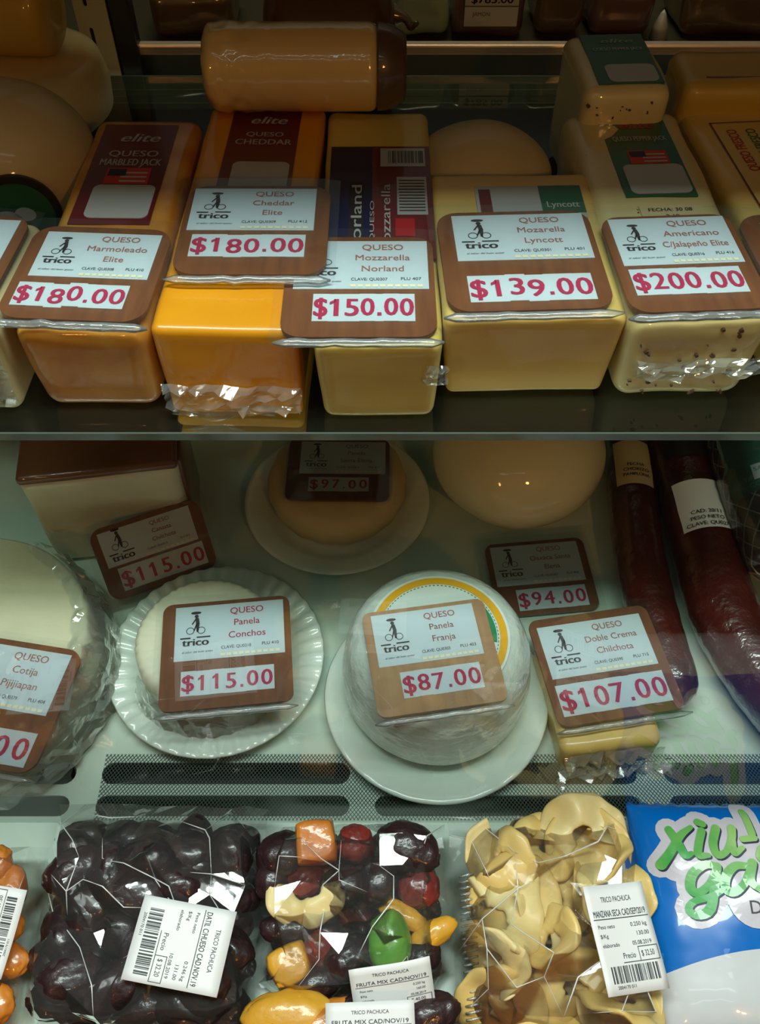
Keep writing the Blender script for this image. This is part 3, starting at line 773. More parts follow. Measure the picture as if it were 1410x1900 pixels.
# front right plate
c = centre(600, 1005, 1060, 1500, .012); c.y -= .020; c.x += .003
plate('white plate under the tall wrapped cheese with the amber ring label', c, .113, 22, amp=.3)
o = thing('panela_cheese', 'tall film-wrapped white cheese with amber and green ring label on a plate', 'cheese', Matrix.Translation((c.x-.001, c.y+.016, .0045)))
TZ = .102
part('body', lathe([(0, 0), (.076, 0), (.087, .004), (.093, .02), (.0935, .045), (.089, .078), (.082, .093), (.073, TZ-.002), (.06, TZ), (0, TZ)], 120, lambda r, z, a: (r*(1+.008*noise.noise(Vector((math.cos(a)*3, math.sin(a)*3, z*40)))), z)), M['wrapped'], o)
lab = part('label', disc(bmesh.new(), 0, 0, 0, .067, TZ+.0016, 80, th=.003), M['lpaper'], o, False)
part('amber_ring', disc(bmesh.new(), 0, 0, .0575, .0645, TZ+.0022, 90), M['yring'], lab, False)
bm = bmesh.new()
for a0, a1 in ((-8, 40), (150, 200), (228, 330)): disc(bm, 0, 0, .046, .0545, TZ+.0022, 30, math.radians(a0), math.radians(a1))
part('green_band', bm, M['gring'], lab, False)
bm = bmesh.new()
for i in range(90):
    a = 2*PI*i/90; disc(bm, 0, 0, .0555, .0562, TZ+.0022, 2, a, a+.035)
part('dashed_line', bm, M['gring'], lab, False)
card('tan price card reading $87.00 on the tall wrapped cheese', ((672, 1140), (895, 1108), (945, 1300), (700, 1332)), .1125, ('Panela', 'Franja'), '$87.00', ('QU0303', '403'), pale=True, info=(.07, .90, .45, .96), strip=(.22, .84, .14, .38), rr=.008)
# cotija wheel
o = thing('cotija_wheel', 'large dry white cheese wheel in loose film at the left edge of the deck', 'cheese', Matrix.Translation((-.421, .430, 0)))
part('body', lathe([(0, 0), (.128, 0), (.134, .006), (.136, .04), (.135, .072), (.130, .078), (0, .080)], 128, lambda r, z, a: (r*(1+.004*noise.noise(Vector((math.cos(a)*4, math.sin(a)*4, z*20)))), z)), M['cotija'], o)
bm = bmesh.new(); rr_ = random.Random(4); g = []
for j in range(9):
    row = []
    for i in range(40):
        a = math.radians(-85 + 150*i/39); t = j/8
        r_ = .118 + .019*min(1, t*3) + (t*.016 if t > .4 else 0) + rr_.uniform(0, .004)
        z_ = .084 - max(0, t-.3)*.105 + rr_.uniform(-.002, .002)
        row.append(bm.verts.new((r_*math.cos(a), max(-.137, r_*math.sin(a)), max(.002, z_))))
    g.append(row)
for j in range(8):
    for i in range(39): bm.faces.new((g[j][i], g[j][i+1], g[j+1][i+1])); bm.faces.new((g[j][i], g[j+1][i+1], g[j+1][i]))
part('wrap', bm, M['wrapfilm'], o, False)
card('price card ending in 5.00 on the large cheese wheel at the left edge', ((-90, 1170), (148, 1208), (70, 1440), (-185, 1395)), .0865, ('Cotija', 'Pijijiapan'), '$95.00', ('QU0379', '404'), info=(.09, .92, .44, .95), strip=(.14, .92, .04, .30), rr=.016)
# canasta block
Mx, w, l = frame((62, 740), (318, 720), (332, 852), (8, 893), .152)
H = .152
o = thing('canasta_cheese', 'big white square cheese with red-brown rind on top, under the left of the shelf', 'cheese', Mx @ Matrix.Translation((0, 0, -H)))
part('body', rbox(w/2, l/2, H/2-.004, .012, 10, .003, 14, 3, zc=H/2-.004), M['white'], o)
part('rind', rbox(w/2+.001, l/2+.001, .006, .005, 10, .001, 20, 4, zc=H-.007), M['rind'], o)
part('side_rind', boxm(w/2-.001, w/2+.004, -l/2+.01, l/2-.01, .006, H-.01, bev=.002), M['rind'], o)
card('dark price card reading $115.00 leaning on the white square cheese', ((158, 990), (370, 922), (402, 1052), (212, 1118)), .014, ('Canasta', 'Chilchota'), '$115.00', ('QU0315', '415'), zb=.085, info=(.07, .90, .46, .94), strip=(.14, .92, .10, .42), rr=.014, bottom_lip=False)
# oaxaca ball
c = centre(793, 1110, 745, 1003, .03)
o = ball('oaxaca_cheese', 'large creamy ball of string cheese in tight film under the shelf', (c.x+.001, c.y-.012, 0), .100, .100, .072, M['oaxaca'], amp=.003, ns=14, seed=11)
lab, mk = round_label(o, (.012, -.006, .1435), (.06, -.04, .99), .029, .003, ('silver', 'black'))
bm = bmesh.new(); rectz(bm, -.016, .014, -.004, .0, .0012); part('white_bar', mk(bm), M['silver'], lab, False)
card('dark price card reading $94.00 in the shade beside the ball of string cheese', ((893, 1008), (1082, 1000), (1112, 1125), (930, 1150)), .006, ('Oaxaca Santa', 'Elena'), '$94.00', ('QU0343', '402'), info=(.05, .93, .40, .95), strip=(.22, .90, .06, .34), rr=.010, bottom_lip=False, zb=.012)
# doble crema
Mx, w, l = frame((1000, 1190), (1170, 1170), (1230, 1375), (1040, 1395), .046)
o = thing('doble_crema_cheese', 'pale film-wrapped cheese slab under the $107.00 card', 'cheese', Mx @ Matrix.Translation((0, 0, -.046)))
part('body', rbox(w/2, l/2, .022, .009, 10, .002, 20, 7, zc=.0225), M['mozz2'], o)
wrap_fold(o, -w/2, w/2, -l/2-.001, .004, .044, 51, .010)
wrap_fold(o, -w/2-.004, w/2+.012, -l/2-.004, .002, .018, 52, .012)
card('price card reading $107.00 beside the red sausages', ((985, 1152), (1195, 1122), (1275, 1312), (1030, 1352)), .052, ('Doble Crema', 'Chilchota'), '$107.00', ('QU0390', '715'), info=(.06, .92, .42, .92), strip=(.06, .92, .08, .36), rr=.010)

# sausages on the right
def sausage(label, path, rads, mat, kind='sausage', cat='sausage', seed=1):
    pts = smooth_path(path, 44); n = len(pts)
    o = thing(kind, label, cat, Matrix.Translation((pts[n//2].x, pts[n//2].y, 0)))
    off = Vector((pts[n//2].x, pts[n//2].y, 0)); pts = [p-off for p in pts]
    def rad(t):
        u = t*(len(rads)-1); k = min(int(u), len(rads)-2); return rads[k]*(1-(u-k)) + rads[k+1]*(u-k)
    R = []
    for i in range(n):
        t = i/(n-1); e = min(t, 1-t)*n/3.5
        R.append(rad(t)*(1 if e >= 1 else math.sqrt(max(.03, 1-(1-e)**2)))*(1+.012*math.sin(i*1.9+seed)))
    part('casing', tube(bmesh.new(), pts, R, 28), mat, o)
    return o, pts, R
def around(o, name, pts, R, i0, i1, a0, a1, mat, lift=.0012, seg=16):
    """sleeve label wrapped on a sausage between path points i0..i1, angles measured from the top"""
    bm = bmesh.new(); g = []
    for i in range(i0, i1+1):
        t = (pts[min(i+1, len(pts)-1)] - pts[max(i-1, 0)]).normalized(); upv = Vector((0, 0, 1)); n1 = (upv - t*upv.dot(t)).normalized(); n2 = n1.cross(t)
        row = []
        for k in range(seg+1):
            a = math.radians(a0 + (a1-a0)*k/seg); row.append(bm.verts.new(pts[i] + (n1*math.cos(a) + n2*math.sin(a))*(R[i]*1.014+lift)))
        g.append(row)
    for A, B in zip(g, g[1:]):
        for k in range(seg): bm.faces.new((A[k], A[k+1], B[k+1], B[k]))
    return part(name, bm, mat, o)
def surf_text(o, pts, R, i, ang, s, h, mat, w, lift=.0022, rot=0, name='lettering'):
    t = (pts[i+1]-pts[i-1]).normalized(); upv = Vector((0, 0, 1)); n1 = (upv - t*upv.dot(t)).normalized(); n2 = n1.cross(t)
    a = math.radians(ang); nn = n1*math.cos(a) + n2*math.sin(a); tx = t.cross(nn) if t.cross(nn).x > 0 else -t.cross(nn); ty = nn.cross(tx)
    Mx = Matrix((tx, ty, nn)).transposed().to_4x4(); Mx.translation = pts[i] + nn*(R[i]*1.014+lift)
    bm = bmesh.new(); yy = 0
    for ln in s: add_text(bm, ln, 0, yy, 0, h, maxw=w, bold=.008, rot=rot); yy -= h*1.7
    Rr = R[i]*1.014+lift
    bmesh.ops.subdivide_edges(bm, edges=[e for e in bm.edges if e.calc_length() > .01], cuts=2)
    for v in bm.verts:
        v.co.z = math.sqrt(max(1e-8, Rr*Rr - v.co.x**2)) - Rr
    bm.transform(Mx)
    return ink(name, bm, mat, o)
def on(px, py, r): q = P(px, py, r); return (q.x, q.y, r)
o, pts, R = sausage('dark red sausage nearest the ball of string cheese, pale sticker near its far end', [on(1150, 760, .028), on(1168, 880, .028), on(1183, 1010, .028), on(1213, 1150, .027), on(1265, 1310, .026)], [.027, .028, .028, .027, .024], M['chorizo'], seed=2)
lb = around(o, 'sticker', pts, R, 8, 15, -48, 42, M['cream'])
surf_text(lb, pts, R, 12, 0, ('FECHA', 'CHORIZO', 'PAMPLONA'), .0045, M['ink_black'], .03)
o, pts, R = sausage('thick bright red sausage with white printed sticker between the thinner sausage and the netted one', [on(1235, 740, .037), on(1270, 880, .037), on(1306, 1010, .037), on(1346, 1140, .037), on(1425, 1270, .036), on(1520, 1390, .034)], [.035, .037, .037, .037, .036, .032], M['chorizo'], seed=4)
lb = around(o, 'sticker', pts, R, 12, 18, -50, 48, M['white_label'])
surf_text(lb, pts, R, 16, -6, ('CAD: 20/11', 'PESO NETO', 'CLAVE: QU0271'), .0048, M['ink_black'], .05)
around(o, 'dark_label', pts, R, 4, 9, -48, 60, M['black'])
o, pts, R = sausage('thick netted dark salami with teal label at the right edge', [on(1350, 700, .080), on(1392, 820, .080), on(1432, 940, .078), on(1480, 1070, .072)], [.040, .044, .044, .040], M['salami'], kind='salami', cat='salami', seed=6)
bm = bmesh.new(); n = len(pts)
for s in (-1, 1):
    for k in range(12):
        path = []
        for i in range(1, n-1):
            t = (pts[min(i+1, n-1)] - pts[max(i-1, 0)]).normalized(); upv = Vector((0, 0, 1)); n1 = (upv - t*upv.dot(t)).normalized(); n2 = n1.cross(t)
            a = 2*PI*k/12 + s*i*.13
            path.append(pts[i] + (n1*math.cos(a)+n2*math.sin(a))*(R[i]*1.01+.0008))
        tube(bm, path, .0008, 5)
part('netting', bm, M['net'], o)
lb = around(o, 'label', pts, R, 17, 30, -75, 40, M['tealab'], .003)
bm_t = surf_text(lb, pts, R, 26, -20, ('SALAMI', 'TIPO ITALIANO', 'CONT. NET'), .0055, M['palegreen'], .05, lift=.0042)
bm = bmesh.new(); barcode(bm, -.012, .012, -.006, .006, 0, 14, seed=6)
around(lb, 'barcode_patch', pts, R, 25, 28, -38, -8, M['white_label'], .0036, 6)
around(o, 'clear_wrap', pts, R, 15, 42, -95, 70, M['bagfilm'], .006)

# ------------------------------------------------------------------ goods on the ledge behind the rail
def rear_pack(kind, label, cat, x0, x1, y0, y1, h, mat, seed):
    o = thing(kind, label, cat, Matrix.Translation(((x0+x1)/2, (y0+y1)/2, .38)))
    part('body', rbox((x1-x0)/2, (y1-y0)/2, h/2, min(.012, h/3), 8, .005, 20, seed, zc=h/2+.003), mat, o)
    return o
o = rear_pack('green_plastic_bag', 'crumpled pale green plastic bag behind the rail', 'bag', .018, .075, 1.03, 1.10, .06, M['greenbag'], 3)
o = rear_pack('meat_pack', 'dark pink meat pack with a white price label behind the rail', 'meat pack', .080, .160, 1.03, 1.12, .055, M['pinkmeat'], 4)
lb = part('price_label', boxm(-.028, .030, -.052, -.050, .018, .053), M['silver'], o, False)
bm = bmesh.new(); add_text(bm, '$785.00', .001, .046, 0, .0075, w=.045, bold=.02); add_text(bm, 'JAMON', -.010, .031, 0, .004, maxw=.02)
rectz(bm, -.028, .030, .0385, .0395, 0)
for v in bm.verts: v.co = Vector((v.co.x, -.0526, v.co.y))
ink('lettering', bm, M['ink_grey'], lb)
rear_pack('meat_pack', 'dark smoked meat pack right of the price-labelled pack behind the rail', 'meat pack', .172, .222, 1.03, 1.11, .06, M['brownmeat'], 5)
rear_pack('meat_pack', 'brownish meat pack behind the rear pepper-flecked block', 'meat pack', .232, .300, 1.03, 1.10, .05, M['pinkmeat'], 6)
rear_pack('meat_pack', 'dark meat pack in the top right corner behind the rail', 'meat pack', .33, .44, 1.03, 1.12, .055, M['brownmeat'], 7)
o = thing('plastic_cone', 'small pale pointed wrapper end beside the right end of the rail', 'wrapper', Matrix.Translation((.312, 1.035, .381)))
part('body', lathe([(0, 0), (.010, 0), (.008, .012), (.003, .026), (0, .030)], 20), M['silver'], o)
rear_pack('meat_pack', 'dark brown meat pack left of the ham log behind the rail', 'meat pack', -.25, -.16, 1.03, 1.12, .045, M['brownmeat'], 8)

# ------------------------------------------------------------------ bags of dried fruit in front of the glass
def bag_frame(quad, zf, zb): return frame(*quad, zf, zb)
def bag_film(o, w, l, hf, cell=.011, jz=.0022, seed=1, rim=.012, mat='bagfilm', name='film', crease_glints=420):
    rr = random.Random(seed); nx, ny = max(4, int(w/cell)), max(4, int(l/cell)); bm = bmesh.new(); g = []
    for j in range(ny+1):
        row = []
        for i in range(nx+1):
            ed = i in (0, nx) or j in (0, ny)
            x = -w/2 + w*i/nx + (0 if ed and i in (0, nx) else rr.uniform(-.38, .38)*w/nx)
            y = -l/2 + l*j/ny + (0 if ed and j in (0, ny) else rr.uniform(-.38, .38)*l/ny)
            if ed: x += rr.uniform(-.0015, .0015); y += rr.uniform(-.0015, .0015)
            d = min(w/2-abs(x), l/2-abs(y)); z = hf(x, y)*min(1, max(0, d)/rim*.8+.12)
            z += (rr.gauss(0, jz) if not ed else rr.uniform(0, .004))
            row.append(bm.verts.new((x, y, max(.002, z))))
        g.append(row)
    for j in range(ny):
        for i in range(nx):
            a, b, c_, d_ = g[j][i], g[j][i+1], g[j+1][i+1], g[j+1][i]
            if (i+j+rr.randint(0, 1)) % 2: bm.faces.new((a, b, c_)); bm.faces.new((a, c_, d_))
            else: bm.faces.new((a, b, d_)); bm.faces.new((b, c_, d_))
    # fold lines over the crumpled facets, whitened to paint in their glints
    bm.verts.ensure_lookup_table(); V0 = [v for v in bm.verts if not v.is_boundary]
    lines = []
    for _ in range(int(w*l*crease_glints)):
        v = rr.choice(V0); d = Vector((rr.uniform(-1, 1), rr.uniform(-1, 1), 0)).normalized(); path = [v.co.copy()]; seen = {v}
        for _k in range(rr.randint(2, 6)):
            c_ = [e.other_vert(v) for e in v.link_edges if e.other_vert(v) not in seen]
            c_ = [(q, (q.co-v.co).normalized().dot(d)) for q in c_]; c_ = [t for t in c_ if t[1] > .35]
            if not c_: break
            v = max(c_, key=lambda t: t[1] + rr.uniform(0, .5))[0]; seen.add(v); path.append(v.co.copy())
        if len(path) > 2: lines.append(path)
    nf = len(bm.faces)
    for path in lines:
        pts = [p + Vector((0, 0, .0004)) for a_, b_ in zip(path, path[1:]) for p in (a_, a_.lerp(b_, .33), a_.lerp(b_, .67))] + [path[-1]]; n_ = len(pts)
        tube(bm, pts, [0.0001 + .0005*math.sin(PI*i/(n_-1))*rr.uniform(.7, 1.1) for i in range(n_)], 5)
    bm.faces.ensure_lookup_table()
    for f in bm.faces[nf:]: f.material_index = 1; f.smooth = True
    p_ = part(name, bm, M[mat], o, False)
    p_.data.materials.append(M['crease_glint'])
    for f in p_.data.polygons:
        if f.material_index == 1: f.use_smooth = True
    return p_
FRUITS = []
def drape(w, l, base=.006, slope=.75, c=.005):
    """height of a film stretched over whatever lies in the bag"""
    nx, ny = int(w/c)+3, int(l/c)+3; G = [[0.0]*nx for _ in range(ny)]; Mi_ = Mx.inverted()
    for o in FRUITS:
        T = Mi_ @ o.matrix_world
        for v in list(o.data.vertices)[::2]:
            q = T @ v.co; i, j = int((q.x+w/2)/c), int((q.y+l/2)/c)
            if 0 <= i < nx and 0 <= j < ny and q.z > G[j][i]: G[j][i] = q.z
    FRUITS.clear()
    for _ in range(14):
        N = [r_[:] for r_ in G]
        for j in range(ny):
            for i in range(nx):
                for dj, di in ((0, 1), (1, 0), (0, -1), (-1, 0)):
                    if 0 <= j+dj < ny and 0 <= i+di < nx: N[j][i] = max(N[j][i], G[j+dj][i+di] - slope*c)
        G = N
    def hf(x, y):
        u = min(max((x+w/2)/c - .5, 0), nx-1.001); v = min(max((y+l/2)/c - .5, 0), ny-1.001); i, j = int(u), int(v); a, b = u-i, v-j
        return max(base, (G[j][i]*(1-a) + G[j][i+1]*a)*(1-b) + (G[j+1][i]*(1-a) + G[j+1][i+1]*a)*b) + .003
    return hf
def lump(kind, label, cat, group, Mw, rx, ry, rz, mat, seed, wrinkle=.10, freq=2.6, cubic=0):
    bm = bmesh.new(); bmesh.ops.create_icosphere(bm, subdivisions=4, radius=1)
    for v in bm.verts:
        q = v.co.normalized()
        if cubic:
            m = max(abs(q.x), abs(q.y), abs(q.z)); q = q.lerp(q/m*.8, cubic)
        f = 1 - wrinkle*abs(noise.noise(q*freq + Vector((seed*1.3, seed*.7, seed)))) - wrinkle*.5*abs(noise.noise(q*freq*2.3 + Vector((seed, 0, 0))))
        f += .10*noise.noise(q*1.1 + Vector((0, seed, 0)))
        v.co = Vector((q.x*rx, q.y*ry, q.z*rz))*f
    o = part(kind, bm, mat)
    o.matrix_world = Mw; FRUITS.append(o)
    return tag(o, label, cat, group)
def scatter(w, l, sx, sy, n, seed, margin):
    rr = random.Random(seed); out = []; tries = 0
    while len(out) < n and tries < 6000:
        tries += 1
        x = rr.uniform(-w/2+margin, w/2-margin); y = rr.uniform(-l/2+margin, l/2-margin)
        if all(((x-a)/sx)**2 + ((y-b)/sy)**2 > 1 for a, b in out): out.append((x, y))
    return out
def thermal_label(o, Mloc, w, h, lines, pairs, price, seed, name='label', price_box=True):
    """white printed scale label, text running along local x"""
    bm = bmesh.new(); nx = 10
    bend = lambda x, y: .0012*math.sin(x*70+seed) + .0008*math.sin(y*60+seed*2)
    top = [[bm.verts.new((x, y, bend(x, y)+.0006)) for x in [-w/2+w*i/nx for i in range(nx+1)]] for y in [-h/2+h*j/8 for j in range(9)]]
    for j in range(8):
        for i in range(nx): bm.faces.new((top[j][i], top[j][i+1], top[j+1][i+1], top[j+1][i]))
    r = bmesh.ops.extrude_face_region(bm, geom=list(bm.faces))
    for v in r['geom']:
        if isinstance(v, bmesh.types.BMVert): v.co.z -= .0005
    bm.transform(Mloc); lab = part(name, bm, M['white_label'], o)
    bm = bmesh.new()
    add_text(bm, lines[0], 0, h*.36, 0, h*.050, maxw=.5*w)
    add_text(bm, lines[1], 0, h*.23, 0, h*.060, w=.86*w, bold=.004)
    rectz(bm, -.45*w, .46*w, h*.175, h*.183, 0)
    for i, (a, b) in enumerate(pairs):
        add_text(bm, a, -.40*w, h*(.11-.085*i), 0, h*.035, align='L', maxw=.3*w); add_text(bm, b, .40*w, h*(.11-.085*i), 0, h*.038, align='R', maxw=.3*w)
    add_text(bm, 'Precio', .0, -h*.165, 0, h*.05, maxw=.2*w); add_text(bm, price, .30*w, -h*.16, 0, h*.052, maxw=.2*w)
    for q in ((.16, .47, -.095, -.102), (.16, .47, -.222, -.229), (.16, .168, -.229, -.095), (.462, .47, -.229, -.095), (-.12, .16, -.222, -.229)):
        rectz(bm, min(q[0], q[1])*w, max(q[0], q[1])*w, min(q[2], q[3])*h, max(q[2], q[3])*h, 0)
    barcode(bm, -.36*w, .42*w, -.40*h, -.25*h, 0, 30, seed=seed)
    add_text(bm, '2004170 011', -.16*w, -.435*h, 0, h*.03, maxw=.3*w)
    bmesh.ops.subdivide_edges(bm, edges=[e for e in bm.edges if e.calc_length() > w/10], cuts=3)
    for v in bm.verts: v.co.z = bend(v.co.x, v.co.y) + .0011
    bm.transform(Mloc); ink('lettering', bm, M['ink_grey'], lab)
    return lab

# dates
Mx, w, l = frame((85, 1492), (492, 1502), (478, 1915), (75, 1905), .008, .040)
bag = thing('date_bag', 'clear cellophane bag packed with dark dates beside the apricot bag', 'bag', Mx)
rr_ = random.Random(21); items = []
n_top = len(scatter(w, l-.014, .033, .027, 60, 12, .026)) + len(scatter(w, l-.02, .034, .029, 60, 77, .030))
for k, (x, y) in enumerate(scatter(w, l-.014, .033, .027, 60, 12, .026) + scatter(w, l-.02, .034, .029, 60, 77, .030) + [(-w/2+.028+(w-.056)*(i % 5)/4, -l/2+.024+(l-.05)*(i//5)/4) for i in range(25)]):
    low = k >= n_top
    y -= .006; a = rr_.uniform(-.6, .6) + (PI/2 if rr_.random() < .35 else 0); rx, ry, rz = rr_.uniform(.024, .030), rr_.uniform(.017, .020), rr_.uniform(.013, .016)
    zz = rz + (.0 if low else rr_.uniform(.004, .009) + (.012 if k % 3 == 0 else 0))
    if low: rz *= .8; zz = rz
    Mw = Mx @ Matrix.Translation((x, y, zz)) @ Matrix.Rotation(a, 4, 'Z') @ Matrix.Rotation(rr_.uniform(-.3, .3), 4, 'Y')
    lump('date', 'dark wrinkled date packed among the others in the clear date bag', 'date', 'dates in the clear bag', Mw, rx, ry, rz, M['date'] if k % 3 else M['prune'], k+2, .12, 2.4)
    items.append((x, y, (rx+ry)/2, (rx+ry)/2, zz+rz))
hf = drape(w, l); bag_film(bag, w, l, hf, .017, .0034, 6, .007)
def on_bag(hf, x, y, rot, lift=.006, tx=0, ty=0):
    hs = [hf(x+dx, y+dy) for dx in (-.03, -.015, 0, .015, .03) for dy in (-.03, -.015, 0, .015, .03)]
    sx_ = sum(hf(x+.025, y+d) - hf(x-.025, y+d) for d in (-.02, 0, .02))/3/.05; sy_ = sum(hf(x+d, y+.025) - hf(x+d, y-.025) for d in (-.02, 0, .02))/3/.05
    sx_ = max(-.35, min(.35, sx_)); sy_ = max(-.35, min(.35, sy_))
    zz = max(hf(x+dx, y+dy) - sx_*dx - sy_*dy for dx in (-.026, -.013, 0, .013, .026) for dy in (-.026, -.013, 0, .013, .026))
    return Matrix.Translation((x, y, zz+lift)) @ Matrix.Rotation(math.atan(sy_), 4, 'X') @ Matrix.Rotation(-math.atan(sx_), 4, 'Y') @ Matrix.Rotation(rot, 4, 'Z') @ Matrix.Rotation(tx, 4, 'X') @ Matrix.Rotation(ty, 4, 'Y')
Mi = Mx.inverted(); q = Mi @ P(348, 1755, .045)
thermal_label(bag, on_bag(hf, q.x, q.y, math.radians(-98), .009), .062, .076, ('TRICO PACHUCA', 'DATIL C/HUESO CAD.NOV.19'), (('Peso neto', '0.246 kg'), ('$/Kg', '131.00'), ('elaborado', '10.08.2019')), '$ 32.20', 3)

# apricots at the left edge
Mx, w, l = frame((-180, 1570), (82, 1575), (40, 1920), (-240, 1915), .008, .034)
bag = thing('apricot_bag', 'clear bag of glossy orange dried apricots at the bottom left edge', 'bag', Mx)
items = []; rr_ = random.Random(5)
for k, (x, y) in enumerate(scatter(w, l, .027, .024, 60, 4, .013)):
    rx, ry, rz = rr_.uniform(.018, .023), rr_.uniform(.015, .019), rr_.uniform(.009, .012); zz = rz+rr_.uniform(.004, .012)
    lump('dried_apricot', 'glossy orange dried apricot in the bag at the bottom left edge', 'dried apricot', 'apricots in the clear bag', Mx @ Matrix.Translation((x, y, zz)) @ Matrix.Rotation(rr_.uniform(0, 3), 4, 'Z'), rx, ry, rz, M['apricot'] if k % 3 else M['mango'], k+40, .14, 2)
    items.append((x, y, rx, ry, zz+rz))
hf = drape(w, l); bag_film(bag, w, l, hf, .013, .0035, 8, .007)
q = Mx.inverted() @ P(-12, 1725, .04)
thermal_label(bag, on_bag(hf, q.x, q.y, math.radians(82), .009), .066, .056, ('TRICO PACHUCA', 'CHABACANO CAD/NOV/19'), (('Peso neto', '0.250 kg'), ('$/Kg', '150.00'), ('elaborado', '05.08.2019')), '$ 37.50', 5)

# mixed fruit
Mx, w, l = frame((488, 1535), (822, 1530), (838, 1850), (490, 1860), .010, .036)
bag = thing('mixed_fruit_bag', 'clear bag of mixed dried fruit between the date bag and the apple bag', 'bag', Mx)
Mi = Mx.inverted(); items = []
def fruit(px, py, kind, label, mat, rx, ry, rz, rot, seed, cub=0, wr=.12, z=.0):
    q = Mi @ P(px, py, .03); zz = rz + .012 + z
    lump(kind, label, kind.replace('_', ' '), None, Mx @ Matrix.Translation((q.x, q.y, zz)) @ Matrix.Rotation(rot, 4, 'Z'), rx, ry, rz, M[mat], seed, wr, 2.4, cub)
    items.append((q.x, q.y, rx, ry, zz+rz))
fruit(590, 1572, 'candied_papaya', 'orange candied fruit cube at the top of the mixed fruit bag', 'apricot', .021, .022, .014, .1, 61, .7, .05, .006)
fruit(528, 1592, 'prune', 'black prune left of the orange cube in the mixed fruit bag', 'prune', .023, .020, .015, .3, 62)
fruit(660, 1572, 'dried_cherry', 'dark red cherry right of the orange cube in the mixed fruit bag', 'cran', .017, .017, .013, .3, 63, 0, .16)
fruit(755, 1580, 'prune', 'large black prune at the top right of the mixed fruit bag', 'prune', .030, .022, .016, -.4, 64)
fruit(570, 1638, 'dried_cherry', 'bright red dried cherry above the pale apple slice in the mixed fruit bag', 'cran', .018, .014, .012, .2, 65, 0, .18)
fruit(510, 1640, 'prune', 'black prune left of the bright red cherry in the mixed fruit bag', 'prune', .016, .018, .013, .2, 66)
fruit(640, 1650, 'prune', 'black prune right of the bright red cherry in the mixed fruit bag', 'prune', .022, .018, .014, .2, 67)
fruit(700, 1640, 'prune', 'wrinkled prune in the middle of the mixed fruit bag', 'prune', .021, .018, .014, 1.2, 68)
fruit(775, 1650, 'dried_cherry', 'red dried cherry at the right side of the mixed fruit bag', 'cran', .018, .019, .013, 1.2, 69, 0, .16)
fruit(722, 1750, 'candied_fig', 'green candied fruit in the lower half of the mixed fruit bag', 'kiwi', .019, .026, .016, .1, 70, .15, .10, .006)
fruit(745, 1700, 'dried_mango', 'yellow dried mango slice above the green candied fruit', 'mango', .026, .010, .010, -.5, 71)
fruit(800, 1735, 'dried_mango', 'orange dried mango slice right of the green candied fruit', 'mango', .024, .011, .012, .5, 72)
fruit(650, 1778, 'prune', 'dark prune left of the green candied fruit', 'prune', .024, .018, .015, .3, 73)
fruit(595, 1762, 'dried_cherry', 'pinkish red cherry in the lower left of the mixed fruit bag', 'cran', .016, .015, .012, .3, 74, 0, .16)
fruit(540, 1790, 'candied_pineapple', 'amber candied pineapple chunk in the lower left of the mixed fruit bag', 'mango', .020, .018, .014, .4, 75, .6, .06)
fruit(585, 1825, 'prune', 'brown prune under the pinkish cherry in the mixed fruit bag', 'prune', .024, .014, .013, .2, 76)
fruit(780, 1778, 'prune', 'black prune right of the green candied fruit at the bag edge', 'prune', .019, .015, .013, .6, 77)
fruit(535, 1725, 'prune', 'dark prune under the pale apple slice in the mixed fruit bag', 'prune', .024, .013, .010, 0, 78)
for k, (x, y) in enumerate([(-w/2+.024+(w-.048)*(i % 5)/4, -l/2+.022+(l-.044)*(i//5)/4) for i in range(25)]):
    zz = .009
    lump('prune', 'dark prune at the bottom of the mixed fruit bag, mostly hidden by the fruit above', 'prune', 'prunes at the bottom of the mixed fruit bag', Mx @ Matrix.Translation((x, y, zz)) @ Matrix.Rotation(k*1.1, 4, 'Z'), .019, .016, .009, M['prune' if k % 4 else 'cran'], k+120, .12, 2.4)
# scalloped apple slice
def apple_ring(kind, label, group, Mw, R, r, th, seed, mat, fold=.3, arc=2*PI, cat='dried apple'):
    """wavy dried apple ring with a core hole"""
    bm = bmesh.new(); n, m = 56, 14; g = []; full = abs(arc-2*PI) < 1e-6
    for i in range(n if full else n+1):
        a = arc*i/n; row = []
        Ro = R*(1+.10*noise.noise(Vector((math.cos(a)*1.5, math.sin(a)*1.5, seed)))+.015*math.sin(a*9+seed)); ri = r*(1+.25*noise.noise(Vector((math.cos(a)*2, math.sin(a)*2, seed+9))))
        for k in range(m):
            t = 2*PI*k/m; c_, s_ = math.cos(t), math.sin(t)
            rad = (Ro+ri)/2 + (Ro-ri)/2*math.copysign(abs(c_)**.75, c_); zz = th/2*math.copysign(abs(s_)**.8, s_)*(1+.3*noise.noise(Vector((a*2, k, seed))))
            x, y = rad*math.cos(a), rad*math.sin(a)
            u = x*math.cos(seed) + y*math.sin(seed)
            zz += fold*(u*u)/R + .28*R*noise.noise(Vector((x/R*1.6, y/R*1.6, seed*2.1)))
            row.append(bm.verts.new((x, y, zz)))
        g.append(row)
    N = len(g)
    for i in range(N if full else N-1):
        A, B = g[i], g[(i+1) % N]
        for k in range(m): bm.faces.new((A[k], A[(k+1) % m], B[(k+1) % m], B[k]))
    if not full: bm.faces.new(g[0]); bm.faces.new(list(reversed(g[-1])))
    o = part(kind, bm, mat); o.matrix_world = Mw; FRUITS.append(o)
    return tag(o, label, cat, group)
q = Mi @ P(572, 1672, .034)
apple_ring('dried_apple_slice', 'pale scalloped dried apple slice lying low left in the mixed fruit bag', None, Mx @ Matrix.Translation((q.x, q.y+.012, .030)) @ Matrix.Rotation(PI, 4, 'Z'), .036, .012, .011, 3.3, M['applepale'], .12, PI)
items.append((q.x, q.y, .034, .02, .038))
